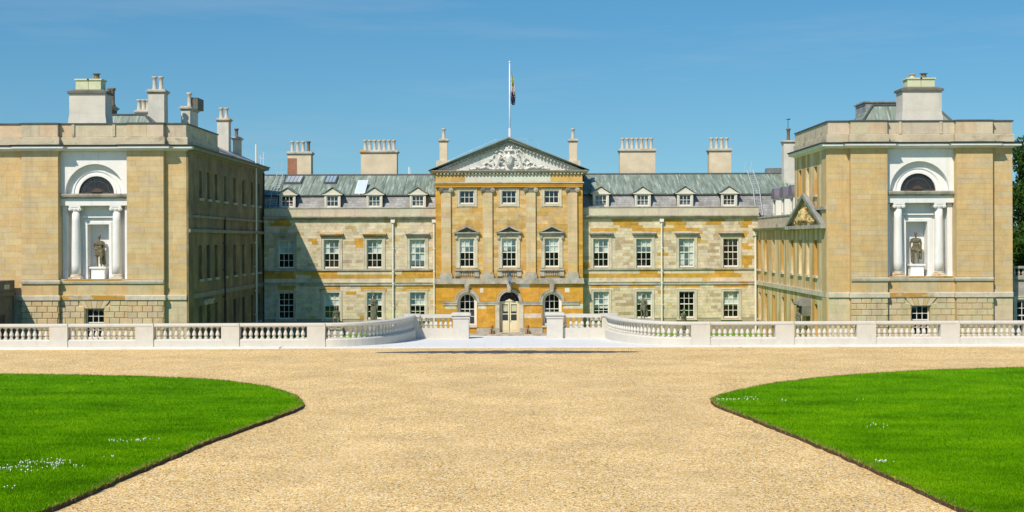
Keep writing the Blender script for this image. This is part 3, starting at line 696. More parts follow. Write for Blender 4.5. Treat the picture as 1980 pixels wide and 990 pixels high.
# coat of arms
zt = zb_ + .05
def mir(cs): return cs + [tuple([-c[0]] + list(c[1:4]) + ([-c[4]] + list(c[5:]) if len(c) > 4 else [])) for c in cs]
arms = [E(0, 0, .75, .42, 0, 0, .95, .46), E(0, -.08, .35, .16, 0, -.05, .55, .34), E(-.3, -.05, 1.05, .14), E(.3, -.05, 1.05, .14), E(0, -.1, .85, .3),
        E(-.3, 0, 1.55, .13, .3, 0, 1.55, .13), E(-.22, 0, 1.72, .1, .22, 0, 1.72, .1), E(0, 0, 1.85, .13), E(-.24, 0, 1.86, .09), E(.24, 0, 1.86, .09), E(0, 0, 1.3, .16)]
arms += mir([E(.95, -.05, .35, .2, .8, -.08, .8, .22), E(.8, -.08, .8, .2, .72, -.1, 1.12, .14), E(.72, -.12, 1.25, .15), E(.66, -.2, 1.2, .09), E(.72, -.1, .85, .08, .45, -.12, 1.0, .07), E(.85, -.08, .6, .07, .5, -.12, .62, .06),
             E(1.0, -.06, .3, .17, 1.15, -.06, .08, .1), E(.9, -.06, .3, .15, .7, -.1, .08, .1), E(1.05, 0, .5, .07, 1.35, 0, .95, .06), E(1.35, 0, .95, .06, 1.2, 0, 1.2, .08), E(1.35, 0, .95, .05, 1.6, 0, .8, .06),
             E(1.45, 0, .12, .13, 1.9, 0, .22, .12), E(1.9, 0, .22, .14, 2.3, 0, .12, .11), E(1.5, 0, .45, .12, 1.75, 0, .6, .09), E(1.75, 0, .6, .1, 2.1, 0, .42, .08), E(2.4, 0, .18, .16, 2.7, 0, .3, .09), E(2.7, 0, .1, .1, 3.15, 0, .1, .05),
             E(.55, 0, 1.5, .07, .85, 0, 1.62, .06), E(.85, 0, 1.62, .06, 1.05, 0, 1.4, .06), E(2.0, -.03, .35, .08), E(1.65, -.05, .3, .1), E(.4, -.05, .1, .14, 1.5, -.05, .06, .08), E(3.2, 0, .14, .08), E(1.25, -.04, .55, .09)])
sculpt('coat_of_arms', [tuple([c[0], c[1], c[2], c[3] * .88] + (list(c[4:7]) + [c[7] * .85] if len(c) > 4 else [])) for c in arms], m_carve, cb, (CX, CD - .16, zt), .03, scale=1.06)
# attic windows, piano nobile windows
for i, u in enumerate(win_u):
    z0_, z1_ = cz(394.5), cz(368.5); sash(cb, T, u, 1.24, z0_, z1_, -.12, rows=2)
    architrave(cb, T, u, 1.24, z0_ - .22, z1_, -.02, .24, m_pale, name='attic_architrave')
    MB(T).box(u - .62, u + .62, -.03, .07, z0_ - .2, z0_).build('sill', m_pale, cb)
    z0_, z1_ = cz(517), cz(461)
    sash(cb, T, u, 1.24, z0_, z1_, -.12, blind=(.47, .43, .47)[i])
    architrave(cb, T, u, 1.24, z0_ - .05, z1_, -.02, .3, m_pale)
    h = MB(T); zc_ = cz(451)
    h.box(u - .93, u + .93, -.02, .16, cz(456), zc_); h.box(u - 1.1, u + 1.1, -.02, .34, zc_, zc_ + .1)
    hd = h.build('window_pediment', m_grey, cb)
    t = MB(T); t.prism([(u - 1.0, zc_ + .102), (u + 1.0, zc_ + .102), (u, zc_ + .56)], -.02, .1); t.build('tympanum', m_dark, hd)
    for s in (-1, 1):
        r = MB(T); r.prism([(u + s * 1.12, zc_ + .1), (u + s * .9, zc_ + .104), (u, zc_ + .52), (u, zc_ + .68)], .1, .38); r.build('raking_moulding', m_grey, hd)
        MB(T).prism([(u + s * .82, cz(462)), (u + s * 1.0, cz(462)), (u + s * 1.02, cz(456)), (u + s * .8, cz(456))], -.02, .2).build('console', m_grey, hd)
    s_ = MB(T); s_.box(u - 1.05, u + 1.05, -.02, .26, cz(523), cz(519.5)); s_.build('sill', m_grey, cb)
    ap = MB(T); ap.box(u - .62, u + .62, -.03, .0, cz(534), cz(523)); ap.build('apron_panel', m_dark, cb)
    for k_ in range(8):
        uu = u - .55 + k_ * 1.1 / 7
        MB(T).lathe([(.04, 0), (.065, .12), (.03, .3), (.05, cz(523) - cz(534) - .02)], (uu, .06, cz(534)), 6).build('apron_baluster', m_grey, cb)
    for s in (-1, 1): MB(T).box(u + s * .83 - .2, u + s * .83 + .2, -.03, .14, cz(534), cz(523) - .002).build('sill_block', m_grey, cb)
# band between storeys
b = MB(T); b.box(-HW - .06, HW + .06, -.3, .33, cz(546), ZB - .002); b.box(-HW - .12, HW + .12, -.3, .4, cz(548.5), cz(546) - .002); b.build('storey_band', m_grey, cb)
# ground storey with three arches
ZS = cz(583); ZG = -2.9; AR = .82; ZGT = cz(548.5) - .002
arches = [(-3.6, AR, -2.15), (0, AR + .02, -2.76), (3.63, AR, -2.15)]
gw = MB(T); edges = [-HW]
for u, r, zb in arches: edges += [u - r, u + r]
edges.append(HW)
for i in range(0, len(edges), 2): gw.quad((edges[i], .1, ZG), (edges[i + 1], .1, ZG), (edges[i + 1], .1, ZGT), (edges[i], .1, ZGT))
for u, r, zb in arches:
    gw.spandrel(u, r, ZS, ZGT, .1, .55); gw.quad((u - r, .1, zb), (u - r, -.45, zb), (u - r, -.45, ZS), (u - r, .1, ZS)); gw.quad((u + r, .1, zb), (u + r, -.45, zb), (u + r, -.45, ZS), (u + r, .1, ZS))
    gw.quad((u - r, .1, ZG), (u + r, .1, ZG), (u + r, .1, zb), (u - r, .1, zb)); gw.quad((u - r, .1, zb), (u + r, .1, zb), (u + r, -.45, zb), (u - r, -.45, zb))
gws = gw.build('arcade_wall', m_ochre, cb)
hol = [(u - r - .28, u + r + .28, zb - 1, ZS + r + .25) for u, r, zb in arches]
bl = courses(-HW, HW, cz(633) , cz(588), .42, .9, 1.5, [(u - r - (.42 if u == 0 else .12), u + r + (.42 if u == 0 else .12), -9, 9) for u, r, zb in arches])
def col_ar(u, z):
    for a, b_, c, d in ((-2.6, -2.0, .85, 1.15), (1.05, 2.0, 1.0, 1.35), (4.9, 5.5, .6, .95), (5.2, 5.7, .9, 1.2)):
        if a < u < b_ and c < z < d: return jc((.66, .62, .50), .03)
    if z < -.35 and random.random() < .12: return jc((.62, .56, .42), .05)
    return jc((.59, .305, .04), .12)
lay(bl, T, .1, gws, col_ar, thick=.02, mesh=unit2, gap=.003)
bl = courses(-HW, HW, ZS + .02, ZGT, .37, .7, 1.3, hol); lay(bl, T, .1, gws, col_ar, thick=.02, mesh=unit2, gap=.003)
for u, r, zb in arches:
    a = MB(T); a.ring(u, ZS, r, r + .24, .1, .2); a.ring(u, ZS, r + .17, r + .25, .2, .24); av = a.build('archivolt', m_grey, cb)
    kk = MB(T); kk.prism([(u - .13, ZS + r - .06), (u + .13, ZS + r - .06), (u + .22, ZGT - .01), (u - .22, ZGT - .01)], .1, .42)
    kk.prism([(u - .09, ZS + r + .02), (u + .09, ZS + r + .02), (u + .14, ZGT - .06), (u - .14, ZGT - .06)], .42, .48); kk.build('keystone', m_grey, cb)
im = MB(T)
for a, c in ((-HW + .6, -3.6 - AR), (-3.6 + AR, -AR - .02), (AR + .02, 3.63 - AR), (3.63 + AR, HW - .3)):
    im.box(a, c, .1, .2, ZS - .3, ZS - .09); im.box(a, c, .1, .25, ZS - .09, ZS + .0)
im.build('impost_band', m_grey, cb)
pl = MB(T)
for a, c in ((-HW, -3.6 - AR), (-3.6 + AR, -AR - .02), (AR + .02, 3.63 - AR), (3.63 + AR, HW)): MB(T).box(a, c, .1, .22, ZG, cz(634)).build('plinth', m_grey, cb)
for s in (-1, 1): MB(T).box(s * 1.03 - .17, s * 1.03 + .17, .1, .19, cz(634) + .002, ZS - .302).build('door_jamb', m_pale, cb)
# arched windows
for u, r, zb in (arches[0], arches[2]):
    o = -.3; hw = .66
    wn = MB(T); wn.wall(u - r, u + r, zb, ZS, o, .08, [(u - hw + .07, u + hw - .07, zb + .16, ZS)]); wn.ring(u, ZS, hw - .07, r, o - .08, o); W = wn.build('arched_window', m_paint, cb)
    gb = MB(T)
    for c in (-.2, .2): gb.box(u + c - .02, u + c + .02, o - .06, o - .02, zb + .16, ZS + math.sqrt(max(0, .35 - c * c)))
    for z in (ZS, zb + .16 + (ZS - zb - .16) * .33, zb + .16 + (ZS - zb - .16) * .66): gb.box(u - hw + .07, u + hw - .07, o - .058, o - .022, z - .022 - (.02 if z < ZS - .3 and z > zb + 1 else 0), z + .022)
    gb.build('glazing_bars', m_paint, W)
    p = MB(T); p.quad((u - hw, o - .05, zb + .1), (u + hw, o - .05, zb + .1), (u + hw, o - .05, ZS), (u - hw, o - .05, ZS)); p.disc(u, ZS, hw, o - .05); p.build('pane', m_glass, W)
    rm = MB(T); e = o - 1.1; rm.quad((u - .9, e, zb), (u + .9, e, zb), (u + .9, e, ZS + .9), (u - .9, e, ZS + .9))
    for q in (-.9, .9): rm.quad((u + q, e, zb), (u + q, o - .1, zb), (u + q, o - .1, ZS + .9), (u + q, e, ZS + .9))
    rm.quad((u - .9, e, ZS + .9), (u + .9, e, ZS + .9), (u + .9, o - .1, ZS + .9), (u - .9, o - .1, ZS + .9)); rm.build('room_interior', m_black, W)
    MB(T).box(u - r - .05, u + r + .05, -.2, .22, zb - .14, zb).build('sill', m_pale, cb)
# door
o = -.32; u = 0; r = AR + .02; zb = -2.76
dr = MB(T); dh = ZS - .1 - zb
dr.box(-r, r, o - .06, o, ZS - .12, ZS + .0)
for s in (-1, 1):
    dr.box(s * r - (.0 if s < 0 else .1), s * r + (.1 if s < 0 else 0), o - .06, o + .02, zb, ZS - .12)
DR = dr.build('door', m_doorpaint, cb)
for s in (-1, 1):
    lf = MB(T); a, c = (s * .02, s * .72); a, c = min(a, c), max(a, c)
    lf.wall(a, c, zb + .02, ZS - .13, o - .01, .06, [(a + .1, c - .1, zb + 1.02, zb + 1.55), (a + .1, c - .1, zb + 1.62, ZS - .25)])
    lf.box(a + .12, c - .12, o - .01, o + .012, zb + .15, zb + .85); lf.build('door_leaf', m_doorpaint, DR)
    MB(T).quad((a + .1, o - .05, zb + 1.02), (c - .1, o - .05, zb + 1.02), (c - .1, o - .05, ZS - .25), (a + .1, o - .05, ZS - .25)).build('pane', m_glass, DR)
    MB(T).box(a + .14, c - .12, o - .1, o - .09, zb + 1.8, ZS - .3).build('curtain', m_doorpaint, DR)
MB(T).lathe([(.03, 0), (.03, .06)], (.08, o + .04, zb + .95), 8).build('handle', m_iron, DR)
t = MB(T); t.prism([(-.42, ZS + .0), (.42, ZS + .0), (.3, ZS + .1), (.12, ZS + .14), (0, ZS + .24), (-.12, ZS + .14), (-.3, ZS + .1)], o - .05, o + .06); t.build('door_crest', m_doorpaint, DR)
fl = MB(T); fl.disc(0, ZS + .004, r, o - .05); fl.build('fanlight', m_glass, cb)
fb = MB(T)
for k in range(1, 8):
    a = PI * k / 8; fb.tube((.3 * math.cos(a), o - .03, ZS + .3 * math.sin(a)), (r * math.cos(a), o - .03, ZS + r * math.sin(a)), .018, None, 4)
fb.ring(0, ZS, .52, .56, o - .05, o - .01); fb.ring(0, ZS, r - .06, r, o - .05, o); fb.build('fanlight_bars', m_fan, cb)
MB(T).box(-r, r, o - 1.0, o - .98, zb, ZS + r).build('hall_interior', m_black, cb)
sp_ = MB(T); sp_.box(-4.6, 4.6, .22, 2.6, -2.9, -2.76); sp_.box(-2.1, 2.1, .22, 1.3, -2.758, -2.70); sp_.build('door_steps', m_grey, cb)
# chimneys flanking the pediment
for x in (858.5, 1108.5):
    xx = mx_(x, 123.5); c = chimney(cb, xx - .34, xx + .34, 123.2, 123.9, 10.9, mz(275, 123.5, x), [(xx, 123.55)], m_stack, poth=.95, cap=.28)
    MB().box(xx - .62, xx + .62, 122.9, 124.2, 10.6, mz(311, 123.5, x)).build('pedestal', m_pale, c)

# flagpole and flag
fx, fy = mx_(986.5, 123), 123.0
fp = thing('flagpole', (fx, fy, 13.5), 'tall white flagpole rising behind the pediment apex', 'flagpole')
ztop = mz(122, fy)
MB().tube((fx, fy, 13.3), (fx, fy, ztop), .085, .05, 10).build('pole', m_metal, fp, True)
MB().lathe([(.03, 0), (.09, .05), (.09, .14), (.02, .2)], (fx, fy, ztop), 10).build('finial', m_metal, fp)
MB().tube((fx, fy, 13.3), (fx, fy, 14.9), .12, .12, 10).build('sleeve', m_metal, fp)
def flag_mat():
    m = bpy.data.materials.new('flag_cloth'); m.use_nodes = True; nt = m.node_tree; N = nt.nodes; L = nt.links
    a = N.new('ShaderNodeAttribute'); a.attribute_name = 'Col'; L.new(a.outputs['Color'], N['Principled BSDF'].inputs['Base Color']); N['Principled BSDF'].inputs['Roughness'].default_value = .8
    return m
def flag():
    z1, z2 = mz(133, fy), mz(203, fy); n = 34; m = 9; pts = []; fs = []; cols = []
    for i in range(n + 1):
        t = i / n; z = z1 + (z2 - z1) * t; wd = .05 + .33 * min(1, t * 2.2) * (1 - .25 * t)
        off = .09 + .05 * math.sin(t * 3)
        for j in range(m + 1):
            s = j / m; pts.append((fx + off + wd * s + .07 * math.sin(t * 7 + s * 2) * t, fy + .13 * math.sin(s * 11 + t * 2.5), z - .25 * s * (1 - t)))
    for i in range(n):
        for j in range(m):
            fs.append((i * (m + 1) + j, i * (m + 1) + j + 1, (i + 1) * (m + 1) + j + 1, (i + 1) * (m + 1) + j))
            t = i / n + .06 * math.sin(j * 2.0)
            if t < .32: c = (.62, .55, .05)
            elif t < .42: c = (.02, .17, .05) if j % 4 else (.6, .6, .5)
            elif t < .62: c = (.55, .14, .10) if (i + j) % 3 == 0 else (.68, .66, .62)
            else: c = (.012, .014, .045) if (i * 3 + j * 5) % 11 else (.5, .5, .5)
            cols.append(c)
    me = bpy.data.meshes.new('flag'); me.from_pydata(pts, [], fs); me.materials.append(flag_mat())
    at = me.color_attributes.new('Col', 'FLOAT_COLOR', 'CORNER'); arr = np.ones((len(me.loops), 4), np.float32); arr[:, :3] = np.repeat(np.array(cols, np.float32), 4, axis=0); at.data.foreach_set('color', arr.ravel()); me.shade_smooth()
    o = bpy.data.objects.new('flag', me); COL.objects.link(o); tag(o, 'limp furled flag in yellow, green, red and navy on the pole', 'flag')
flag()
# guard rail on the roof behind the pediment
gr = MB()
pts = [(-5.6, 126, 12.2), (-3.4, 126, 13.2), (-1.2, 126, 14.15), (1.6, 126, 14.2), (2.6, 126, 13.9)]
for i, (x, y, z) in enumerate(pts):
    x += CX; gr.tube((x, y, z - 1.2), (x, y, z), .006, None, 5)
    if i: p = pts[i - 1]; gr.tube((p[0] + CX, p[1], p[2]), (x, y, z), .006, None, 5)
tag(gr.build('guard_rail', m_metal), 'thin pale metal guard rail on the roof behind the pediment', 'railing')
# door lantern
lx, ly, lz = mx_(985, 118.9), 118.9, mz(545, 118.9)
ln = thing('lantern', (lx, ly, lz), 'blue glazed iron lantern hanging above the front door', 'lantern')
MB().frus(lx - .13, lx + .13, ly - .13, ly + .13, lz, lz + .5, -.06, -.06).build('glass_body', m_lampglass, ln)
b = MB(); b.frus(lx - .24, lx + .24, ly - .24, ly + .24, lz + .5, lz + .72, .16, .16); b.lathe([(.06, .7), (.08, .78), (.02, .88)], (lx, ly, lz), 8); b.box(lx - .1, lx + .1, ly - .1, ly + .1, lz - .06, lz)
for sx in (-1, 1):
    for sy in (-1, 1): b.tube((lx + sx * .13, ly + sy * .13, lz), (lx + sx * .19, ly + sy * .19, lz + .5), .014, None, 4)
b.build('iron_frame', M('blue_iron', (.03, .06, .11), rough=.4), ln)
b = MB(); b.tube((lx, ly, lz + .1), (lx, CD - .33, lz - .35), .03, None, 6); b.tube((lx, ly, lz - .05), (lx, CD - .4, lz - .3), .03, None, 6); b.build('bracket', m_iron, ln)
# seated dog figures by the door
dog = [E(0, .1, .12, .16, 0, .02, .42, .14), E(0, -.02, .42, .14, 0, -.1, .58, .1), E(0, -.12, .68, .12), E(0, -.24, .65, .07), E(0, -.29, .63, .05), E(-.1, -.1, .72, .04, -.12, -.1, .6, .03), E(.1, -.1, .72, .04, .12, -.1, .6, .03),
       E(-.09, -.16, .4, .06, -.09, -.2, .05, .045), E(.09, -.16, .4, .06, .09, -.2, .05, .045), E(-.09, -.26, .03, .045), E(.09, -.26, .03, .045), E(-.14, .12, .14, .13), E(.14, .12, .14, .13), E(-.15, -.06, .04, .05), E(.15, -.06, .04, .05), E(0, .28, .06, .04, .15, .36, .05, .03)]
for x, lab in ((950.6, 'brown seated dog figure beside the front door, left of it'), (1020, 'brown seated dog figure beside the front door, right of it')):
    d_ = sculpt('dog_statue', dog, m_terracotta, None, (mx_(x, 118.6), 118.6, -2.76), .028); tag(d_, lab, 'statue', 'seated dog figures at the front door')

# ================================================================ RECESSED RANGES
FD = 121.0
def fz_(y): return mz(y, FD)
OCH_R = [(1183, 1241, 426, 434), (1200, 1252, 433, 442), (1145, 1193, 441, 448), (1218, 1275, 441, 448), (1281, 1325, 426, 434), (1304, 1330, 433, 442), (1287, 1359, 441, 448), (1374, 1399, 426, 438), (1431, 1453, 426, 440), (1281, 1289, 487, 498), (1435, 1453, 496, 520), (1265, 1278, 441, 462), (1345, 1356, 446, 470),
         (1137, 1160, 522, 541), (1137, 1275, 532, 541), (1224, 1275, 522, 541), (1281, 1440, 532, 541), (1333, 1356, 522, 541), (1393, 1418, 522, 541), (1141, 1188, 550, 557), (1217, 1268, 549, 557), (1304, 1354, 549, 557), (1378, 1445, 548, 557), (1275, 1281, 561, 570), (1436, 1452, 470, 482), (1130, 1142, 510, 520), (1410, 1450, 448, 462)]
OCH_L = [(596, 610, 458, 469), (689, 702, 462, 476), (631, 758, 532, 541), (600, 665, 524, 534), (764, 833, 524, 541), (515, 560, 524, 541), (595, 622, 524, 541), (620, 664, 552, 560), (702, 744, 552, 560), (785, 828, 552, 560), (534, 574, 552, 560), (673, 683, 558, 566), (694, 703, 608, 618), (752, 759, 578, 586), (530, 560, 425, 434)]
BRN = [(1190, 1226, 455, 482), (1190, 1220, 490, 512), (1190, 1226, 570, 612), (1370, 1398, 565, 612), (1363, 1398, 448, 505), (1284, 1312, 470, 515), (655, 700, 480, 515), (600, 622, 480, 515), (660, 702, 585, 612), (765, 788, 460, 500)]
def col_range(och):
    def f(u, z):
        px, py = 1000 + u * F / FD, 465 - (z - CAM_H) * F / FD
        for a, b, c, d in och:
            if a <= px <= b and c <= py <= d: return jc((.56, .315, .05), .14)
        r = random.random()
        for a, b, c, d in BRN:
            if a <= px <= b and c <= py <= d and r < (.42 if u > 0 else .2): return jc(random.choice([(.44, .33, .19), (.50, .40, .25), (.46, .36, .24)]), .1)
        if r < .04: return jc((.52, .43, .27), .1)
        if r < .10: return jc((.58, .42, .17), .1)
        return jc(random.choice([(.66, .565, .385), (.68, .58, .395), (.63, .53, .345), (.67, .585, .425), (.62, .535, .37)]), .05)
    return f
XL0, XL1 = -21.75, CX - HW      # left range
XR0, XR1 = CX + HW, 20.78
TF = FRONT(FD)
RANGES = [('left', XL0, XL1, (553, 641, 724, 807), (556, 643, 724, 808), OCH_L, (.5, .5, .48, .97), (0, .55, .5, .55)),
          ('right', XR0, XR1, (1162, 1245, 1327.5, 1413), (1162, 1243, 1325, 1410), OCH_R, (.48, .5, .97, 0), (.66, .52, .0, .56))]
for side, X0, X1, wx, dx, och, blinds_u, blinds_g in RANGES:
    lab = {'left': 'cream and ochre stone range with half its wall in shadow, left of the pediment', 'right': 'sunlit cream and ochre stone range, right of the pediment'}[side]
    rg = thing('recessed_range', ((X0 + X1) / 2, FD, -2.9), lab, 'building', 'recessed ranges flanking the centre')
    holes = []
    for x in wx:
        u = mx_(x, FD); holes += [(u - .66, u + .66, fz_(517.5), fz_(462.5)), (u - .66, u + .66, fz_(616), fz_(564.5))]
    wl = MB(TF).wall(X0, X1, -2.9, fz_(421), -.03, .35, holes).build('wall', m_core, rg)
    big = [(a - .16, b + .16, c - .1, d + .14) for a, b, c, d in holes]
    bl = courses(X0, X1, -1.6, fz_(551), .26, .35, 1.0, big) + courses(X0, X1, fz_(545), fz_(522.5), .3, .7, 2.2, []) + courses(X0, X1, fz_(519.5), fz_(424), .26, .35, 1.0, big)
    lay(bl, TF, -.028, wl, col_range(och), jit=.012, mesh=unit2)
    b = MB(TF); b.box(X0, X1, -.03, .1, fz_(551), fz_(546.5)); b.box(X0, X1, -.03, .15, fz_(546.5), fz_(545)); b.build('storey_band', m_greylich if side == 'right' else m_grey, rg)
    b = MB(TF); b.box(X0, X1, -.03, .13, fz_(522.3), fz_(519.6)); b.build('sill_course', m_grey, rg)
    for i, x in enumerate(wx):
        u = mx_(x, FD)
        W = sash(rg, TF, u, 1.32, fz_(517.5), fz_(462.5), -.15, blind=blinds_u[i])
        architrave(rg, TF, u, 1.32, fz_(519.5), fz_(462.5), -.02, .26, m_pale if side == 'right' or i else m_grey)
        hd = MB(TF); hd.box(u - .9, u + .9, -.02, .12, fz_(456.5), fz_(454)); hd.box(u - 1.0, u + 1.0, -.02, .3, fz_(454), fz_(452)); hd.prism_u([(-.02, fz_(452)), (.36, fz_(452)), (.3, fz_(450.5)), (-.02, fz_(449))], u - 1.04, u + 1.04)
        hd.build('window_hood', m_lichen if (side == 'left' and i in (1, 2)) else m_grey, rg)
        sash(rg, TF, u, 1.32, fz_(616), fz_(564.5), -.15, blind=blinds_g[i])
        architrave(rg, TF, u, 1.32, fz_(618), fz_(564.5), -.02, .22, m_pale)
        MB(TF).box(u - .9, u + .9, -.02, .14, fz_(620), fz_(618) - .002).build('sill', m_pale, rg)
    prof = [(0, 0), (.06, 0), (.1, .06), (.3, .1), (.36, .2), (.42, .22), (.42, .27), (0, .3)]
    zc0 = fz_(424)
    MB(TF).prism_u([(o - .03, zc0 + z) for o, z in prof], X0, X1).build('cornice', m_grey, rg)
    pr = MB(TF).box(X0, X1, -.5, -.06, zc0 + .3, fz_(402)).build('parapet', m_paraStone, rg)
    MB(TF).prism_u([(-.56, fz_(402)), (.0, fz_(402)), (.0, fz_(400.6)), (-.28, fz_(399.6)), (-.56, fz_(400.6))], X0, X1).build('coping', m_grey, pr)
    lay([(a, b_, zc0 + .31, fz_(402.2)) for (a, b_, _, _) in courses(X0, X1, 0, 1, 1, 1.2, 2.2, [])], TF, -.06, pr, lambda u, z: jc((.57, .51, .37), .06), thick=.01, jit=.003)
    # mansard: slate skirt, lead slope
    zsk = mz(375.5, 123); zr = mz(338, 128)
    xa, xb = (X0 - 1.5, X1 + .4) if side == 'left' else (X0 - .4, X1 + 4.4)
    MB().add([(xa, 121.9, 7.2), (xb, 121.9, 7.2), (xb, 123.0, zsk), (xa, 123.0, zsk), (xa, 121.9, 4.5), (xb, 121.9, 4.5)], [(0, 1, 2, 3), (4, 5, 1, 0)]).build('slate_skirt', m_slate, rg)
    ld = MB().add([(xa, 122.93, zsk - .09), (xb, 122.93, zsk - .09), (xb, 122.93, zsk + .02), (xa, 122.93, zsk + .02), (xb, 128, zr), (xa, 128, zr)], [(0, 1, 2, 3), (3, 2, 4, 5)]).build('lead_roof', m_lead, rg)
    MB().add([(xa, 128, zr), (xb, 128, zr), (xb, 134, 8), (xa, 134, 8)], [(0, 1, 2, 3)]).build('rear_slope', m_lead, rg)
    MB().tube((xa, 128, zr + .02), (xb, 128, zr + .02), .1, None, 8).build('ridge_roll', m_leadcap, rg)
    x = xa + .4
    while x < xb:
        MB().tube((x, 122.9, zsk + .03), (x, 128, zr + .02), .03, None, 5).build('lead_roll', m_lead, rg); x += .92
    gt = MB(); gt.box(xa, xb, 122.78, 122.92, zsk - .14, zsk - .02); gt.build('gutter', m_leadcap, rg)
    # dormers
    for i, x in enumerate(dx):
        d = 122.1; u = mx_(x, d); z0_, z1_ = mz(399.5, d), mz(376.5, d); TD = FRONT(d)
        dm = MB(TD); dm.box(u - .70, u - .53, -1.6, 0, 7.3, z1_ + .02); dm.box(u + .53, u + .70, -1.6, 0, 7.3, z1_ + .02); dm.box(u - .53, u + .53, -.15, 0, 7.3, z0_); dm.box(u - .53, u + .53, -.3, 0, z1_ - .02, z1_ + .02)
        DM = dm.build('dormer', m_dormer, rg)
        for s in (-1, 1): MB(TD).quad((u + s * .71, -.02, 7.3), (u + s * .71, -1.6, 7.3), (u + s * .71, -1.6, z1_), (u + s * .71, -.02, z1_)).build('dormer_cheek', m_leadcap, DM)
        zp = z1_ + .02; b = MB(TD); b.box(u - .86, u + .86, -.2, .1, zp, zp + .08); b.prism([(u - .84, zp + .08), (u + .84, zp + .08), (u, zp + .58)], -.2, .03); b.build('dormer_pediment', m_dormer, DM)
        for s in (-1, 1): MB(TD).add([(u + s * .93, .14, zp + .05), (u, .14, zp + .66), (u, -3.2, zp + .66), (u + s * .93, -3.2, zp + .05), (u + s * .93, .14, zp + .11), (u, .14, zp + .72), (u, -3.2, zp + .72), (u + s * .93, -3.2, zp + .11)], [(0, 1, 2, 3), (4, 5, 6, 7), (0, 1, 5, 4), (2, 3, 7, 6), (0, 3, 7, 4)]).build('dormer_roof', m_lead, DM)
        wn = sash(rg, TD, u, 1.06, z0_, z1_ - .02, -.06, rows=2, name='dormer_window', panes=False)
    # chimneys
    if side == 'left':
        for xa_, xb_, np_, dk, ml in ((559, 604, 4, (3,), 0), (700, 769, 7, (), 0)):
            a, c = mx_(xa_, 129), mx_(xb_, 129); n = np_
            ch = chimney(rg, a, c, 128.3, 129.6, 9.5, mz(299 if np_ == 4 else 297, 129), [(a + .32 + (c - a - .64) * k / (n - 1), 129) for k in range(n)], m_stack, poth=1.0, cap=.32, dark=dk)
            if np_ == 4: MB().box(a - .006, a + .85, 128.285, 128.5, 10.9, mz(300, 129) - .25).build('brick_patch', m_redbrick, ch)
    else:
        for xa_, xb_, np_ in ((1198, 1266, 7), (1370, 1412, 4)):
            a, c = mx_(xa_, 129), mx_(xb_, 129); n = np_
            chimney(rg, a, c, 128.3, 129.6, 9.5, mz(296, 129), [(a + .3 + (c - a - .6) * k / (n - 1), 129) for k in range(n)], m_stack, poth=1.05, cap=.32)
        a, c = mx_(1514, 126), mx_(1536, 126); ch = chimney(rg, a, c, 125.5, 126.5, 9.5, mz(279, 126), [((a + c) / 2, 126)], m_whitestack, poth=1.1, cap=.25, dark=(0,))
        MB().box(mx_(1483, 129), mx_(1516, 129), 128.6, 130, 10.5, mz(327, 129)).build('roof_hatch', m_slate, rg)
    # drainpipes
    for x in ((760, 839.5) if side == 'left' else (1279,)):
        u = mx_(x, FD); p = MB(TF); p.tube((u, .2, -2.9), (u, .2, fz_(430)), .065, None, 8); p.frus(u - .16, u + .16, .06, .34, fz_(430), fz_(424), -.03, 0)
        for q in (525, 548, 480, 590): p.box(u - .1, u + .1, .1, .28, fz_(q) - .04, fz_(q) + .04)
        p.build('drainpipe', m_paint, rg)
    if side == 'left':
        for xa_, xb_, ya_, yb_ in ((551, 584, 344, 357), (628, 651, 343, 355)):
            d = 126; s_ = MB(); a, c = mx_(xa_, d), mx_(xb_, d)
            def rp(y): return zsk + (y - 123) / 5 * (zr - zsk)
            y0_, y1_ = 125.6, 127.6; s_.add([(a, y0_, rp(y0_) + .02), (c, y0_, rp(y0_) + .02), (c, y1_, rp(y1_) + .02), (a, y1_, rp(y1_) + .02), (a, y0_, rp(y0_) + .2), (c, y0_, rp(y0_) + .2), (c, y1_, rp(y1_) + .12), (a, y1_, rp(y1_) + .12)], [(4, 5, 6, 7), (0, 1, 5, 4), (1, 2, 6, 5), (2, 3, 7, 6), (3, 0, 4, 7)])
            sk = s_.build('skylight', m_leadcap, rg); n = 4 if xb_ - xa_ > 28 else 3
            for k_ in range(n):
                p0 = a + .08 + (c - a - .16) * k_ / n; p1 = a + .08 + (c - a - .16) * (k_ + 1) / n - .05
                MB().add([(p0, y0_ + .1, rp(y0_ + .1) + .21), (p1, y0_ + .1, rp(y0_ + .1) + .21), (p1, y1_ - .1, rp(y1_ - .1) + .14), (p0, y1_ - .1, rp(y1_ - .1) + .14)], [(0, 1, 2, 3)]).build('pane', M('sky_pane', (.35, .45, .52), rough=.15, var=.1, bump=0, spec=.8), sk)
        d = 123.6; a, c = mx_(687, d), mx_(707, d); y0_, y1_ = 123.1, 125.2; s_ = MB()
        s_.add([(a, y0_, rp(y0_) + .05), (c, y0_, rp(y0_) + .05), (c + .08, y1_, rp(y1_) + .45), (a + .08, y1_, rp(y1_) + .45), (a, y0_, rp(y0_) + .12), (c, y0_, rp(y0_) + .12), (c + .08, y1_, rp(y1_) + .52), (a + .08, y1_, rp(y1_) + .52)], [(0, 1, 2, 3), (4, 5, 6, 7), (0, 1, 5, 4), (1, 2, 6, 5), (2, 3, 7, 6), (3, 0, 4, 7)])
        hl = s_.build('open_rooflight', m_metal, rg); MB().add([(a + .12, y0_ + .15, rp(y0_ + .15) + .155), (c - .1, y0_ + .15, rp(y0_ + .15) + .155), (c - .04, y1_ - .15, rp(y1_ - .15) + .53), (a + .18, y1_ - .15, rp(y1_ - .15) + .53)], [(0, 1, 2, 3)]).build('pane', M('bright_pane', (.62, .72, .76), rough=.1, var=.05, bump=0, spec=.9), hl)
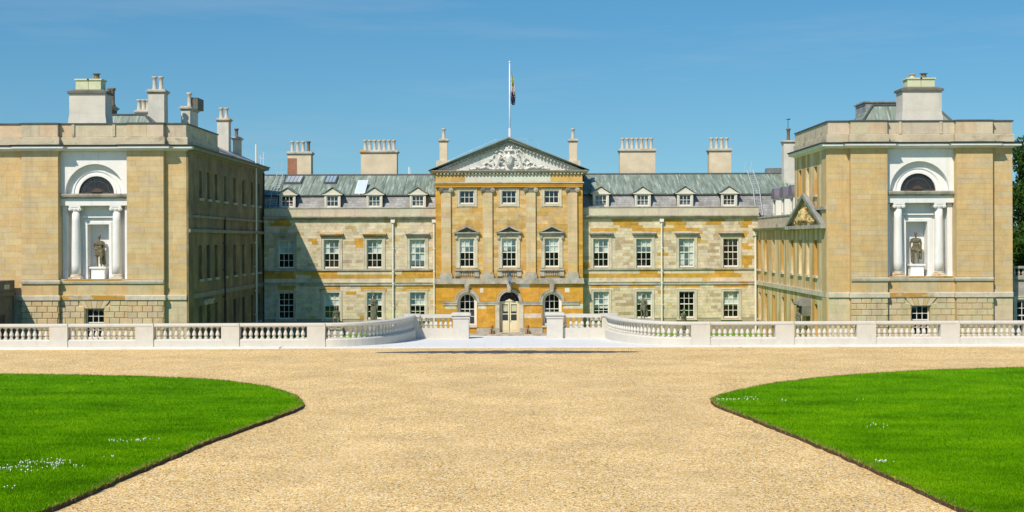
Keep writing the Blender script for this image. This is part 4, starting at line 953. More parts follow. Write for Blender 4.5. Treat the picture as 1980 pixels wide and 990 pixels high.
def ladder(pts, w_, label, n):
    t = thing('roof_ladder', pts[0], label, 'ladder', 'roof access ladders')
    for s in (-1, 1):
        h = s * w_ / 2
        for p, q in zip(pts, pts[1:]): MB().tube((p[0] + h, p[1], p[2]), (q[0] + h, q[1], q[2]), .032, None, 6).build('stile', m_ladder, t)
        e = pts[-1]; MB().tube((e[0] + h - .25, e[1], e[2] - .2), (e[0] + h - .08, e[1], e[2] + .85), .025, None, 6).build('handrail', m_ladder, t)
    for p, q in zip(pts, pts[1:]):
        for i in range(n):
            a = Vector(p).lerp(Vector(q), (i + .5) / n); MB().tube((a.x - w_ / 2, a.y, a.z), (a.x + w_ / 2, a.y, a.z), .018, None, 5).build('rung', m_ladder, t)
ladder([(mx_(527, 122), 121.7, 7.5), (mx_(533, 123), 122.8, 9.5), (mx_(541, 127), 127.7, 11.4)], .55, 'pale metal ladder up the slate and lead roof by the shaded wing', 9)
ladder([(mx_(1468, 122), 121.7, 7.2), (mx_(1462, 123), 122.8, 9.5), (mx_(1453, 127), 127.7, 11.4)], .55, 'pale metal ladder up the lead roof by the sunlit wing', 9)
for x, d, l in ((791, 128, 'short pale vent pipe on the roof ridge left of the pediment'),):
    b = MB(); b.tube((mx_(x, d), d, 11), (mx_(x, d), d, mz(322, d)), .05, None, 6); b.tube((mx_(x + 3, d), d, 11), (mx_(x + 2, d), d, mz(323, d)), .04, None, 6); tag(b.build('vent_pipe', m_metal), l, 'pipe')

# ================================================================ PAVILIONS
PD = 93.4                       # plane of the corner pilasters; panels stand .4 m proud
def pz(y): return mz(y, 93.0)   # used with already levelled readings
LV = dict(str0=1.25, str1=1.58, sb0=2.33, sb1=2.62, cor0=11.13, cor1=11.52, par=12.99)
def pavilion(xc, side):
    s = 1 if side == 'left' else -1               # +1: inner side towards +X
    lab = {'left': 'honey stone pavilion with white niche, its inner side in shade, at the left end', 'right': 'honey stone pavilion with white niche, trees beside it, at the right end'}[side]
    pv = thing('pavilion', (xc, PD, -2.9), lab, 'building', 'end pavilions')
    T = frame((xc, PD, 0), (1, 0), (0, -1)); HWp = 6.12; HL = 6.62 if side == 'left' else HWp   # HL: its left half width
    A, B = 2.27, 4.70                              # bay half width, panel outer edge
    # ---- walls
    holes = [(-.62, .62, -1.35, .69)]
    core = MB(T)
    for a, c in ((-HL, -B), (B, HWp)): core.quad((a, -.03, -2.9), (c, -.03, -2.9), (c, -.03, LV['cor0']), (a, -.03, LV['cor0']))
    for sg in (-1, 1):
        a, c = min(sg * A, sg * B), max(sg * A, sg * B)
        core.quad((a, .37, -2.9), (c, .37, -2.9), (c, .37, LV['cor0']), (a, .37, LV['cor0']))
        core.quad((sg * B, .398, -2.9), (sg * B, -.05, -2.9), (sg * B, -.05, LV['cor0']), (sg * B, .398, LV['cor0']))
        core.quad((sg * A, .398, -2.9), (sg * A, -1.6, -2.9), (sg * A, -1.6, LV['cor0']), (sg * A, .398, LV['cor0']))
    core.wall(-A, A, -2.9, LV['sb0'], .02, .45, holes)
    wall = core.build('wall', m_honey, pv)
    # ---- rusticated basement
    rows = []; z = LV['str0']; i = 0
    while z > -2.0:
        z0 = z - .40
        for a, c in ((-B, -A), (-A, A), (A, B)):
            spans = [(a, c)]
            if a == -A:
                if z0 < .69 - .1: spans = [(-A, -.66), (.66, A)]
                elif z0 < 1.2: 
                    e = .66 + .42 * ((z0 + z) / 2 - .69) / .56 + .12; spans = [(-A, -e), (e, A)]
            for p, q in spans:
                x = p - (.34 if i % 2 else 0)
                while x < q - .05:
                    rows.append((max(p, x), min(q, x + .68), z0, z, .37 if a != -A else .02)); x += .68
        z = z0; i += 1
    for r in rows:
        if r[1] - r[0] < .06: continue
        b_ = child('rusticated_block', RUST, wall, T((r[0] + r[1]) / 2, r[4] + .035, (r[2] + r[3]) / 2))
        b_.scale = (r[1] - r[0], .07, r[3] - r[2]); b_.color = (*jc(random.choice([(.60, .49, .29), (.60, .465, .255), (.58, .48, .30)]), .06), 1)
    for k in range(5):                              # splayed voussoirs over the basement window
        f0 = lambda t: -.62 + 1.24 * t; f1 = lambda t: -1.06 + 2.12 * t
        t0, t1 = k / 5, (k + 1) / 5; e = .012
        MB(T).prism([(f0(t0) + e, .70), (f0(t1) - e, .70), (f1(t1) - e, LV['str0'] - .01), (f1(t0) + e, LV['str0'] - .01)], .02, .1).build('voussoir', m_honey if k % 2 else M('voussoir_pale', (.60, .50, .33), var=.12), wall)
    sash(pv, T, 0, 1.22, -1.35, .69, -.25, name='basement_window')
    # ---- ashlar panels
    def colp(u, z):
        r = random.random()
        if side == 'left' and r < .3: return jc((.61, .465, .245), .03, .015)
        if r < .14: return jc((.615, .42, .185), .03, .015)
        if r < .24: return jc((.585, .435, .225), .03, .015)
        return jc(random.choice([(.60, .428, .20), (.60, .422, .195), (.605, .435, .207), (.57, .44, .25)]), .035, .018)
    bl = []
    for a, c in ((-B, -A), (A, B)): bl += courses(a, c, LV['sb1'], LV['cor0'], .34, .9, 2.2, [])
    lay(bl, T, .372, wall, colp, thick=.03, limit=150, gap=.007, jit=.005)
    bl = []
    for a, c in ((-HL, -B), (B, HWp)): bl += courses(a, c, LV['str1'], LV['cor0'], .42, .6, 1.4, []) + courses(a, c, -2.3, LV['str0'], .5, .7, 1.4, [])
    lay(bl, T, -.028, wall, lambda u, z: jc((.61, .51, .32), .05) if z < 1.3 else colp(u, z), thick=.03, limit=120, gap=.007, jit=.005)
    bl = []
    for a, c, o in ((-B, -A, .372), (A, B, .372), (-A, A, .022)):
        lay(courses(a, c, LV['str1'], LV['sb0'], .75, 1.4, 2.6, []), T, o, wall, colp, thick=.028, limit=12)
    # ---- string courses following the plan
    def plan(off=0):
        P = [(-HL, 0), (-B, 0), (-B, .4), (-A, .4), (-A, .05), (A, .05), (A, .4), (B, .4), (B, 0), (HWp, 0)]
        return [(xc + u, PD - o) for u, o in P]
    yb = 122.0 if side == 'left' else 104.6
    inner = plan()
    full = inner + [(xc + HWp, yb)] if s > 0 else [(xc - HWp, yb)] + inner
    full = ([(xc - HL, yb)] + full) if s > 0 else (full + [(xc + HWp, yb)])
    def band(z0, z1, proj, name, mat, path):
        return MB().sweep(path, [(-.1, z0), (proj, z0), (proj, z1 - .05), (proj - .05, z1), (-.1, z1)]).build(name, mat, pv)
    band(LV['str0'], LV['str1'], .11, 'string_course', m_pale, inner)
    sub = [(xc + u, PD - o) for u, o in [(-B + .01, .4), (-A, .4), (-A, .05), (A, .05), (A, .4), (B - .01, .4)]]
    MB().sweep(sub, [(-.1, LV['sb0']), (.09, LV['sb0']), (.13, LV['sb0'] + .12), (.13, LV['sb1'] - .06), (-.1, LV['sb1'])]).build('sill_course', m_pale, pv)
    MB(T).box(-A + .05, A - .05, .05, .19, LV['sb1'] - .1, LV['sb1'] + .03).build('niche_ledge', m_lichen, pv)
    MB(T).box(-A + .03, A - (.03 if side == 'left' else 1.4), .16, .172, LV['str0'] + .04, LV['str1'] - .02).build('lichen_crust', m_lichen, pv)
    # ---- cornice and parapet
    c0, c1 = LV['cor0'], LV['cor1']
    cprof = [(-.1, c0), (.06, c0), (.12, c0 + .07), (.40, c0 + .09), (.46, c0 + .15), (.46, c0 + .28), (-.1, c0 + .28)]
    if side == 'left':
        MB().sweep(full[:-1] + [(xc + HWp, PD + .08)], cprof).build('cornice', m_white, pv)
        MB().sweep([(xc + HWp, PD + .081), (xc + HWp, yb)], cprof).build('cornice', m_shadestring, pv, label='shade-coloured side length of the cornice')  # shade painted into this length; the front stays white
    else: MB().sweep(full, cprof).build('cornice', m_white, pv)
    MB().sweep(full, [(-.1, c0 + .282), (.50, c0 + .282), (.58, c0 + .36), (.58, c1 - .02), (-.1, c1 + .05)]).build('cornice_capping', m_leadcap, pv)
    pin = [(xc + u, PD - o) for u, o in [(-HL, 0), (-B, 0), (-B, .4), (-A, .4), (-A, .05), (A, .05), (A, .4), (B, .4), (B, 0), (HWp, 0)]]
    yp = 103.2 if side == 'left' else 104.4
    par = (pin + [(xc + HWp, yp)]) if s > 0 else ([(xc - HWp, yp)] + pin)
    par = ([(xc - HL, yp)] + par) if s > 0 else (par + [(xc + HWp, yp)])
    prp = MB().sweep(par, [(-.5, c1 + .03), (.1, c1 + .03), (.1, c1 + .5), (.0, c1 + .54), (.0, LV['par'] - .1), (-.5, LV['par'] - .1)]).build('parapet', m_paraStone, pv)
    MB().sweep(par, [(-.56, LV['par'] - .098), (.08, LV['par'] - .098), (.08, LV['par'] - .02), (-.24, LV['par'] + .02), (-.56, LV['par'] - .02)]).build('coping', m_leadcap, prp)
    for a, c, o in ((-HL, -B, 0), (-B, -3.5, .4), (-3.5, -A, .4), (-A, -1.35, .05), (-1.35, 1.35, .05), (1.35, A, .05), (A, 3.6, .4), (3.6, B, .4), (B, HWp, 0)):
        q = child('parapet_stone', unit, prp, T((a + c) / 2, o + .006, (c1 + .56 + LV['par'] - .11) / 2)); q.scale = (c - a - .014, .02, LV['par'] - .11 - c1 - .56)
        q.color = (*jc(random.choice([(.57, .49, .34), (.56, .48, .35), (.58, .46, .29)]), .06), 1)
    for u in (-1.35, 1.35): MB(T).box(u - .09, u + .09, .05, .16, c1 + .56, LV['par'] - .11).build('parapet_pilaster', m_paraStone, prp)
    # ---- white bay: arch over entablature over columns and niche
    ZS_ = 8.31; RO = 1.97; RI = 1.18
    b = MB(T); op = -.12
    b.quad((-A, op, ZS_), (-RO, op, ZS_), (-RO, op, c0), (-A, op, c0)); b.quad((RO, op, ZS_), (A, op, ZS_), (A, op, c0), (RO, op, c0)); b.spandrel(0, RO, ZS_, c0, op, .45, 28); b.build('arch_wall', m_white, pv)
    b = MB(T); b.ring(0, ZS_, RI, RO + .02, op - .46, op - .4, n=30); b.ring(0, ZS_, 1.5, 1.62, op - .4, op - .34, n=30); b.ring(0, ZS_, RI, RI + .16, op - .4, op - .36, n=30); b.build('archivolt', m_white, pv)
    b = MB(T); b.disc(0, ZS_, RI, op - .55, n=28); fl = b.build('fanlight', m_glass, pv)
    b = MB(T); b.disc(0, ZS_, RI, op - 1.2, n=28); b.build('room_interior', m_black, fl)
    b = MB(T)
    for k in range(1, 18):
        a = PI * k / 18; b.tube((.32 * math.cos(a), op - .52, ZS_ + .32 * math.sin(a)), (RI * math.cos(a), op - .52, ZS_ + RI * math.sin(a)), .018, None, 4)
    b.ring(0, ZS_, .84, .88, op - .55, op - .5, n=20); b.ring(0, ZS_, .32, .38, op - .55, op - .5, n=12); b.ring(0, ZS_, RI - .06, RI, op - .56, op - .48, n=24); b.disc(0, ZS_, .32, op - .5, n=12); b.box(-RI, RI, op - .55, op - .5, ZS_, ZS_ + .1); b.build('radial_bars', m_fan, fl)
    b = MB(T); b.prism_u([(-1.4, 7.98), (-.1, 7.98), (-.06, 8.05), (.1, 8.1), (.14, 8.22), (.14, 8.3), (-1.4, 8.3)], -A + .002, A - .002); b.build('bay_cornice', m_dark if False else m_grey, pv)
    b = MB(T); b.box(-A + .002, A - .002, -1.2, -.14, 7.52, 7.98); b.build('entablature', m_white, pv)
    bo = -.95
    b = MB(T); b.wall(-A, A, LV['sb1'], 7.52, bo, .75, [(-.72, .72, LV['sb1'], 6.28)]); b.quad((-.72, bo - .75, LV['sb1']), (.72, bo - .75, LV['sb1']), (.72, bo - .75, 6.28), (-.72, bo - .75, 6.28)); b.box(-A, A, -1.7, .0, LV['sb1'] - .05, LV['sb1'] + .005); b.build('niche_wall', m_white, pv)
    b = MB(T)
    for h, t, o1 in ((1.06, .16, .05), (.9, .18, .1)):
        zt = LV['sb1']; top = 6.28 + (h - .72)
        b.box(-h, -h + t, bo, bo + o1, zt, top); b.box(h - t, h, bo, bo + o1, zt, top); b.box(-h + t, h - t, bo, bo + o1, top - t, top)
    b.box(-1.12, 1.12, bo, bo + .22, 6.72, 6.86); b.build('niche_frame', m_white, pv)
    for sg in (-1, 1):
        MB(T).box(sg * 2.08 - .17, sg * 2.08 + .17, bo, bo + .55, LV['sb1'], 7.5).build('anta', m_white, pv)
        cu, co = sg * 1.36, -.46
        prof = [(.34, 0)] + [(.30 - .045 * (t ** 1.6), 4.35 * t) for t in (0, .2, .4, .6, .8, 1)]
        cl = MB(T).lathe([(.30, 2.93)] + [(.30 - .05 * (t ** 1.7), 2.93 + 4.22 * t) for t in (.15, .3, .5, .7, .85, 1)], (cu, co, 0), 20).build('column', m_white, pv, True)
        MB(T).box(cu - .4, cu + .4, co - .4, co + .4, LV['sb1'], 2.75).lathe([(.38, 2.752), (.40, 2.8), (.34, 2.86), (.36, 2.9), (.31, 2.94)], (cu, co, 0), 16).build('base', M('lichened_white', (.66, .62, .52), var=.12, scale=3, stain=[(LICH, .5, .58, 2.4, (1, 1, 2), .8)]), cl)
        cap = MB(T); cap.lathe([(.26, 7.13), (.30, 7.2), (.33, 7.3)], (cu, co, 0), 16); cap.box(cu - .38, cu + .38, co - .33, co + .33, 7.42, 7.515); cap.box(cu - .3, cu + .3, co - .3, co + .3, 7.3, 7.42)
        for s2 in (-1, 1):
            cap.prism([(cu + s2 * .29 + .125 * math.cos(k * PI / 6), 7.3 + .125 * math.sin(k * PI / 6)) for k in range(12)], co - .32, co + .32)
            cap.prism([(cu + s2 * .29 + .06 * math.cos(k * PI / 4), 7.3 + .06 * math.sin(k * PI / 4)) for k in range(8)], co + .32, co + .36)
        cap.build('capital', m_white, cl)
    b = MB(T); b.box(-.44, .44, -1.55, -.75, LV['sb1'] + .005, 3.32); b.box(-.54, .54, -1.6, -.66, 3.32, 3.44); b.build('statue_pedestal', m_white, pv)
    # ---- the other sides, closed
    xo = xc - HL if s > 0 else xc + HWp; xi = xc + s * HWp
    b = MB(); b.quad((xo, PD - .0, -2.9), (xo, yb, -2.9), (xo, yb, c0), (xo, PD, c0)); b.quad((xo, yb, -2.9), (xi, yb, -2.9), (xi, yb, c0), (xo, yb, c0)); b.build('outer_wall', m_honey, pv)
    MB().box(xc - HWp + .4, xc + HWp - .4, PD + .5, yb - .1, 11.4, 11.6).build('roof_flat', m_lead, pv)
    return pv, T, s
pvL, TL, _ = pavilion(-28.05, 'left')
pvR, TR, _ = pavilion(26.75, 'right')
stL = sculpt('niche_statue', figure(0), m_statue, None, (-28.05, PD + 1.1, 3.44), .03, rotz=.15, scale=1.12)
tag(stL, 'weathered standing statue in a tunic in the niche of the left pavilion', 'statue', 'niche statues')
stR = sculpt('niche_statue', figure(1), m_statue, None, (26.75, PD + 1.1, 3.44), .03, rotz=-.1, scale=1.12)
tag(stR, 'weathered statue leaning on a club in the niche of the right pavilion', 'statue', 'niche statues')

# ---- inner side of the left pavilion wing (in shade)
XI = -28.05 + 6.12
TS = FACE_PX(XI)
ys = (97.5, 100.0, 102.6, 105.8, 109.3, 112.8, 116.5, 119.6)
hol = []
for y in ys: hol += [(y - .52, y + .52, 8.1, 10.0), (y - .52, y + .52, 2.5, 4.85), (y - .52, y + .52, -1.6, .65)]
hol = [h for h in hol if not (h[2] < 0 and h[0] < 99 and False)]
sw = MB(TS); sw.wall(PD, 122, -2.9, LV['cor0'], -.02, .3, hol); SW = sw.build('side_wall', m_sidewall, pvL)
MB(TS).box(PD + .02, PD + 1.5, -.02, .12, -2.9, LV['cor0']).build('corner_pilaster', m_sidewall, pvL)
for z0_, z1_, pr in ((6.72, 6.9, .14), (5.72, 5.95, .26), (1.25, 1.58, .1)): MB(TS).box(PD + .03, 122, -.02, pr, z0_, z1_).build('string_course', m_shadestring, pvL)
for i, h in enumerate(hol):
    u = (h[0] + h[1]) / 2
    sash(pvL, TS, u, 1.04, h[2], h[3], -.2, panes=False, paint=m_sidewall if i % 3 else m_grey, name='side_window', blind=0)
    MB(TS).box(u - .66, u + .66, -.02, .13, h[2] - .16, h[2]).build('sill', m_grey, pvL)
b = MB(TS); b.box(98.2, 100.9, -.02, .16, .68, .95); b.box(98.4, 100.7, -.02, .3, .95, 1.07); b.build('door_hood', m_grey, pvL)
for y, mt, z1_ in ((105.0, m_iron, 6.9), (117.6, m_paint, 13.2), (121.2, m_iron, 11.0)):
    p = MB(TS); p.tube((y, .14, -2.9), (y, .14, z1_), .07, None, 8)
    for z in (-1, 1, 3, 5): p.box(y - .1, y + .1, .0, .2, z - .05, z + .05)
    p.build('drainpipe', mt, pvL)
# wing roof, hip and chimneys
xc = -28.05; rf = MB(); c1 = LV['cor1']
rf.add([(XI + .2, 103.4, c1 + .05), (XI + .2, 122, c1 + .05), (XI - 3.6, 122, 13.3), (XI - 3.6, 103.4, 13.3), (xc - 3, 122, 13.3), (xc - 3, 103.4, 13.3)], [(0, 1, 2, 3), (3, 2, 4, 5)]); rf.build('slate_roof', m_slate, pvL)
def hip(parent, xa, xb, ya, yb, z0, z1, ins, mat, capm):
    b = MB(); b.frus(xa, xb, ya, yb, z0, z1, ins, ins); r = b.build('hip_roof', mat, parent)
    for (x, y), (x2, y2) in (((xa, ya), (xa + ins, ya + ins)), ((xb, ya), (xb - ins, ya + ins))): MB().tube((x, y, z0), (x2, y2, z1), .1, None, 6).build('hip_roll', capm, r)
    MB().tube((xa + ins, ya + ins, z1), (xb - ins, ya + ins, z1), .09, None, 6).build('ridge_roll', capm, r); return r
hip(pvL, xc - 5, XI - 1.9, PD + 3.6, 103, 11.6, 14.05, 2.4, m_lead, m_leadcap)
def bigstack(parent, x0, x1, d, ztop, zcap, zbody, label=None, pots=()):
    c = MB(); c.box(x0, x1, d - .8, d + .8, 11.6, zbody); c.frus(x0 - .28, x1 + .28, d - 1.0, d + 1.0, 11.6, 13.7, .28, .2); C = c.build('chimney', m_whitestack, parent)
    k = MB(); k.box(x0 - .12, x1 + .12, d - .92, d + .92, zbody + .002, zbody + .16); k.frus(x0 - .08, x1 + .08, d - .88, d + .88, zbody + .16, zbody + .3, .3, .3); k.build('cap', m_dark, C)
    w_ = (x1 - x0) * .355; xm = (x0 + x1) / 2
    for sg in (-1, 1):
        q = MB(); q.box(xm + (sg - 1) / 2 * w_ + .015 + (0), xm + (sg + 1) / 2 * w_ - .015, d - .55, d + .55, zbody + .3, ztop - .1); q.box(xm + (sg - 1) / 2 * w_ - .06, xm + (sg + 1) / 2 * w_ + .06, d - .62, d + .62, ztop - .098 + (.002 if sg > 0 else 0), ztop + (.003 if sg > 0 else 0)); q.build('upper_shaft', m_greencap, C)
    for x, h, dk in pots:
        p = child('chimney_pot', POTD if dk else POT, C, (x, d, ztop)); p.scale = (1.3, 1.3, h / .98)
    return C
d = 95.6
def lz_(y, d, px=250): return mz(y, d, px)
bigstack(pvL, mx_(142, d), mx_(211, d), d, lz_(154, d), 0, lz_(183, d), pots=[(mx_(188, d), .42, 1)])
def stk(xa, xb, ytop, d, pots, mat=m_whitestack, poth=.95, dark=(), dep=.9, z0=11.4, parent=pvL, potr=1.0):
    a, c = mx_(xa, d), mx_(xb, d); return chimney(parent, a, c, d - dep / 2, d + dep / 2, z0, lz_(ytop, d, (xa + xb) / 2), [(mx_(p, d), d) for p in pots], mat, poth=poth, dark=dark, cap=.3, potr=potr)
stk(212, 221, 213, 100.5, (214, 219), m_dark, poth=1.3, dark=(0, 1), dep=1.6)
stk(266, 291, 221, 108, (270, 279, 287), m_whitestack, poth=.85)
stk(291, 322, 182, 102.0, (300, 312.5), poth=1.0, dep=1.1)
stk(359, 376, 216, 105.5, (367,), poth=1.15, dark=(), dep=2.6)
b = MB(); x0_, x1_ = mx_(369, 106.3), mx_(377, 106.3); b.box(x0_, x1_ + .4, 105.6, 107.6, lz_(212, 106), lz_(190, 106)); b.build('flue_box', m_dark, pvL)
stk(423, 445, 236, 117, (428.5, 438.5), poth=.9, dep=1.0)
stk(453, 466, 272, 119.3, (458,), poth=.75, dark=(0,), dep=.9, mat=m_stack)
an = MB(); x = mx_(510, 121); an.tube((x, 121, 11.3), (x, 121, mz(292, 121)), .035, None, 6); an.tube((x - .2, 121, 11.3), (x - .28, 121, mz(298, 121)), .03, None, 6); an.tube((x - .4, 121, mz(303, 121)), (x + .1, 121, mz(306, 121)), .02, None, 5)
tag(an.build('aerial', m_metal), 'thin metal aerial at the far end of the shaded wing roof', 'aerial')

# ---- inner side of the right pavilion and its low wing (sunlit)
XJ = 26.75 - 6.12
TJ = FACE_NX(XJ)
yr = (97.4, 100.0, 102.7, 105.8, 109.6, 113.4, 117.0, 120.0)
hol = []
for y in yr:
    hol += [(-y - .5, -y + .5, 2.6, 5.05)]
    if y != 100.0: hol += [(-y - .5, -y + .5, -1.6, .62)]
    if y < 103: hol += [(-y - .5, -y + .5, 8.2, 10.15)]
hol.append((-100.65, -99.35, -2.8, .3))
LW = thing('low_wing', (XJ, 112, -2.9), 'low sunlit two storey wing joining the right pavilion to the house', 'building')
hp = [h for h in hol if -h[0] < 104.9]; hl = [h for h in hol if -h[0] >= 104.9]
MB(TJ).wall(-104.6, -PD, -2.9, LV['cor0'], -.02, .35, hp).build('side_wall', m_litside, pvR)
MB(TJ).box(-PD - 1.5, -PD - .02, -.02, .1, -2.9, LV['cor0']).build('corner_pilaster', m_honey, pvR)
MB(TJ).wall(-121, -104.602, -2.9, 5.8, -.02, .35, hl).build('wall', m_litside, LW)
for par_, a, c, hs_ in ((pvR, -104.6, -PD - .03, hp), (LW, -121, -104.603, hl)):
    MB(TJ).box(a, c, -.02, .12, 1.25, 1.58).build('string_course', m_pale, par_)
    for h in hs_:
        u = (h[0] + h[1]) / 2
        if h[2] < -2: continue
        sash(par_, TJ, u, 1.0, h[2], h[3], -.22, panes=False, name='side_window', blind=0, paint=m_litside)
        MB(TJ).box(u - .62, u + .62, -.02, .12, h[2] - .16, h[2]).build('sill', m_pale, par_)
# side pediment
b = MB(TJ); b.box(-106.2, -93.6, -.02, .45, 5.85, 6.1); b.build('side_cornice', m_grey, pvR)
pb = MB(TJ).prism([(-105.6, 6.102), (-94.2, 6.102), (-99.9, 8.0)], -.02, .08).build('side_pediment', m_litside, pvR)
for sg in (-1, 1):
    e = -99.9 + sg * 6.3
    MB(TJ).prism([(e, 6.103), (e - sg * .6, 6.106), (-99.9, 8.06), (-99.9, 8.36)], .08, .42).build('raking_moulding', m_slatestone, pb)
rl = []
for k in range(26):
    uu = random.uniform(-3.2, 3.2); zz = random.uniform(.12, max(.15, 1.5 - abs(uu) * .45)); rl.append(E(0, uu, zz, random.uniform(.1, .2), 0, uu + random.uniform(-.4, .4), zz + random.uniform(-.1, .25), .09))
rl += [E(0, 0, .45, .4, 0, 0, .9, .35)]
sculpt('carved_relief', rl, M('lichened_relief', (.62, .46, .20), var=.3, scale=6, stain=[(GRIME, .5, .65, 3.5)]), pvR, (XJ - .28, 99.9, 6.14), .05)
MB(TJ).box(-97.0, -PD - .03, -.02, .22, 7.1, 7.3).build('upper_string', m_grey, pvR)
# canopy over the side door with a dark figure below it
b = MB(TJ); n = 10
b.prism_u([(-.02, .42), (.8, .42), (.85, .5), (.75, .7), (.45, .88), (-.02, .95)], -100.95, -99.05); b.prism([(-101.0, .42), (-100.8, .42), (-100.8, -.3)], -.02, .6); b.prism([(-99.2, .42), (-99.0, .42), (-99.2, -.3)], -.02, .6); b.build('door_canopy', M('sooty_canopy', (.24, .23, .20), var=.3), pvR)
MB(TJ).box(-100.65, -99.35, -.4, -.36, -2.8, .3).build('side_door', m_iron, pvR)
fg = sculpt('court_statue', figure(2), m_bronze, None, (XJ - .8, 99.4, -1.5), .035, rotz=-1.2, scale=.92); tag(fg, 'dark statue under the stone door canopy of the right pavilion', 'statue')
# low wing cornice, parapet, roof, dormers
b = MB(TJ); b.prism_u([(-.05, 5.8), (.06, 5.8), (.36, 5.92), (.42, 6.02), (.42, 6.08), (-.05, 6.12)], -121, -106.21); b.build('cornice', m_grey, LW)
b = MB(TJ); b.box(-121, -104.61, -.5, -.04, 6.12, 6.92); pr = b.build('parapet', m_paraStone, LW)
MB(TJ).box(-121, -104.62, -.55, .02, 6.92, 7.02).build('coping', m_grey, pr)
MB().add([(XJ + .7, 104.7, 6.7), (XJ + .7, 122, 6.7), (XJ + 5.6, 122, 11.0), (XJ + 5.6, 104.7, 11.0)], [(0, 1, 2, 3)]).build('slate_roof', m_slate, LW)
for y in (109.6, 113.2, 117.0):
    u = -y; b = MB(TJ); b.box(u - .72, u - .5, -2.6, -.75, 6.7, 8.5); b.box(u + .5, u + .72, -2.6, -.75, 6.7, 8.5); b.box(u - .5, u + .5, -.9, -.75, 6.7, 7.3); b.box(u - .5, u + .5, -.9, -.75, 8.4, 8.5); DMR = b.build('dormer', m_paint, LW)
    b = MB(TJ); b.ring(u, 8.5, .0, .85, -2.9, -.62, n=12); b.build('dormer_roof', M('purple_lead', (.16, .14, .17), var=.25, rough=.5), DMR)
    b = MB(TJ); b.quad((u - .5, -.85, 7.3), (u + .5, -.85, 7.3), (u + .5, -.85, 8.4), (u - .5, -.85, 8.4)); b.build('dormer_window', M('dormer_glass', (.17, .20, .24), rough=.12, var=.1, bump=0, spec=.8), LW)
u = 121 - .25; p = MB(); p.tube((XJ - .2, 120.72, -2.9), (XJ - .2, 120.72, 5.6), .09, None, 8); p.frus(XJ - .4, XJ - .05, 120.55, 120.9, 5.45, 5.8, -.02, -.02); p.build('drainpipe', m_paint, LW)
# right roof and stack
hip(pvR, 26.75 - 4.0, 26.75 + 4.9, PD + 3.3, 104, 11.6, 14.5, 2.3, m_lead, m_leadcap)
d = 95.6; b = MB(); b.box(mx_(1668, 101), mx_(1742, 101), 100, 103, 13.5, lz_(201, 101, 1700)); b.box(mx_(1665, 101), mx_(1742, 101), 99.9, 103.1, lz_(201, 101, 1700) + .002, lz_(198, 101, 1700)); b.build('roof_lantern', m_slate, pvR)
bigstack(pvR, mx_(1740, d), mx_(1815, d), d, lz_(152, d, 1780), 0, lz_(178, d, 1780), pots=[(mx_(1765, d), .3, 0), (mx_(1787, d), .36, 1)])
# weathervane on the white stack
wx_, wy_ = mx_(1524.5, 126), 126.0
wv = thing('weathervane', (wx_, wy_, 14), 'tiny black weathervane on the white chimney beside the right pavilion', 'weathervane')
zb = mz(252, 126); MB().tube((wx_, wy_, zb - .25), (wx_, wy_, mz(231, 126)), .025, None, 6).build('rod', m_iron, wv)
MB().prism([(wx_ - .25, mz(233, 126)), (wx_ + .18, mz(233.5, 126)), (wx_ + .22, mz(231, 126)), (wx_ - .05, mz(232, 126))], wy_ - .02, wy_ + .02).build('vane', m_iron, wv)

# ---- low buildings beside the pavilions
lb = thing('screen_building', (-38, 90, -2.9), 'low stone building coloured dark for shade at the far left edge', 'building')
TB = FACE_PX(-33.25)
b = MB(); b.box(-42, -33.25, 80, 92.95, -2.9, 1.6); b.build('wall', m_dark, lb)  # shade of the inner face put into the wall colour
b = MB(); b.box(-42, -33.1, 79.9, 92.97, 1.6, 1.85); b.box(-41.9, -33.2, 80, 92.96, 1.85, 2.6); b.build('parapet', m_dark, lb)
b = MB(TB); b.box(91.0, 91.9, .05, .09, 2.05, 2.35); b.build('plaque', m_pale, lb)
MB(TB).box(90.2, 91.2, -.0, .05, -2.2, .4).build('door', m_iron, lb)
rb = thing('link_building', (38, 96, -2.9), 'low grey stone building with balustraded top at the far right edge', 'building')
TBR = FRONT(95.2)
b = MB(TBR); b.wall(32.88, 45, -2.9, 2.35, 0, .3, [(33.75, 34.9, -1.3, 1.0), (36.6, 37.7, -1.3, 1.0)]); b.build('wall', m_grey, rb)
b = MB(TBR); b.box(32.88, 45, -.4, .15, 2.35, 2.55); b.box(32.88, 33.4, -.35, .1, 2.55, 3.1); b.box(32.88, 45, -.35, .1, 3.1, 3.25); b.box(32.88, 45, -.35, .1, 2.551, 2.62); b.build('parapet', m_grey, rb)
for k_ in range(16): MB(TBR).lathe([(.07, 0), (.11, .15), (.05, .35), (.08, .48)], (33.65 + k_ * .3, -.12, 2.62), 8).build('baluster', m_grey, rb)
for r_ in range(8):
    MB(TBR).box(32.89, 33.2 + .12 * (r_ % 2), 0, .06, -1.6 + r_ * .48, -1.14 + r_ * .48).build('quoin', m_pale, rb)
for u in (34.325, 37.15): sash(rb, TBR, u, 1.15 if u < 35 else 1.1, -1.3, 1.0, -.1); architrave(rb, TBR, u, 1.15 if u < 35 else 1.1, -1.3, 1.0, .0, .22, m_pale)

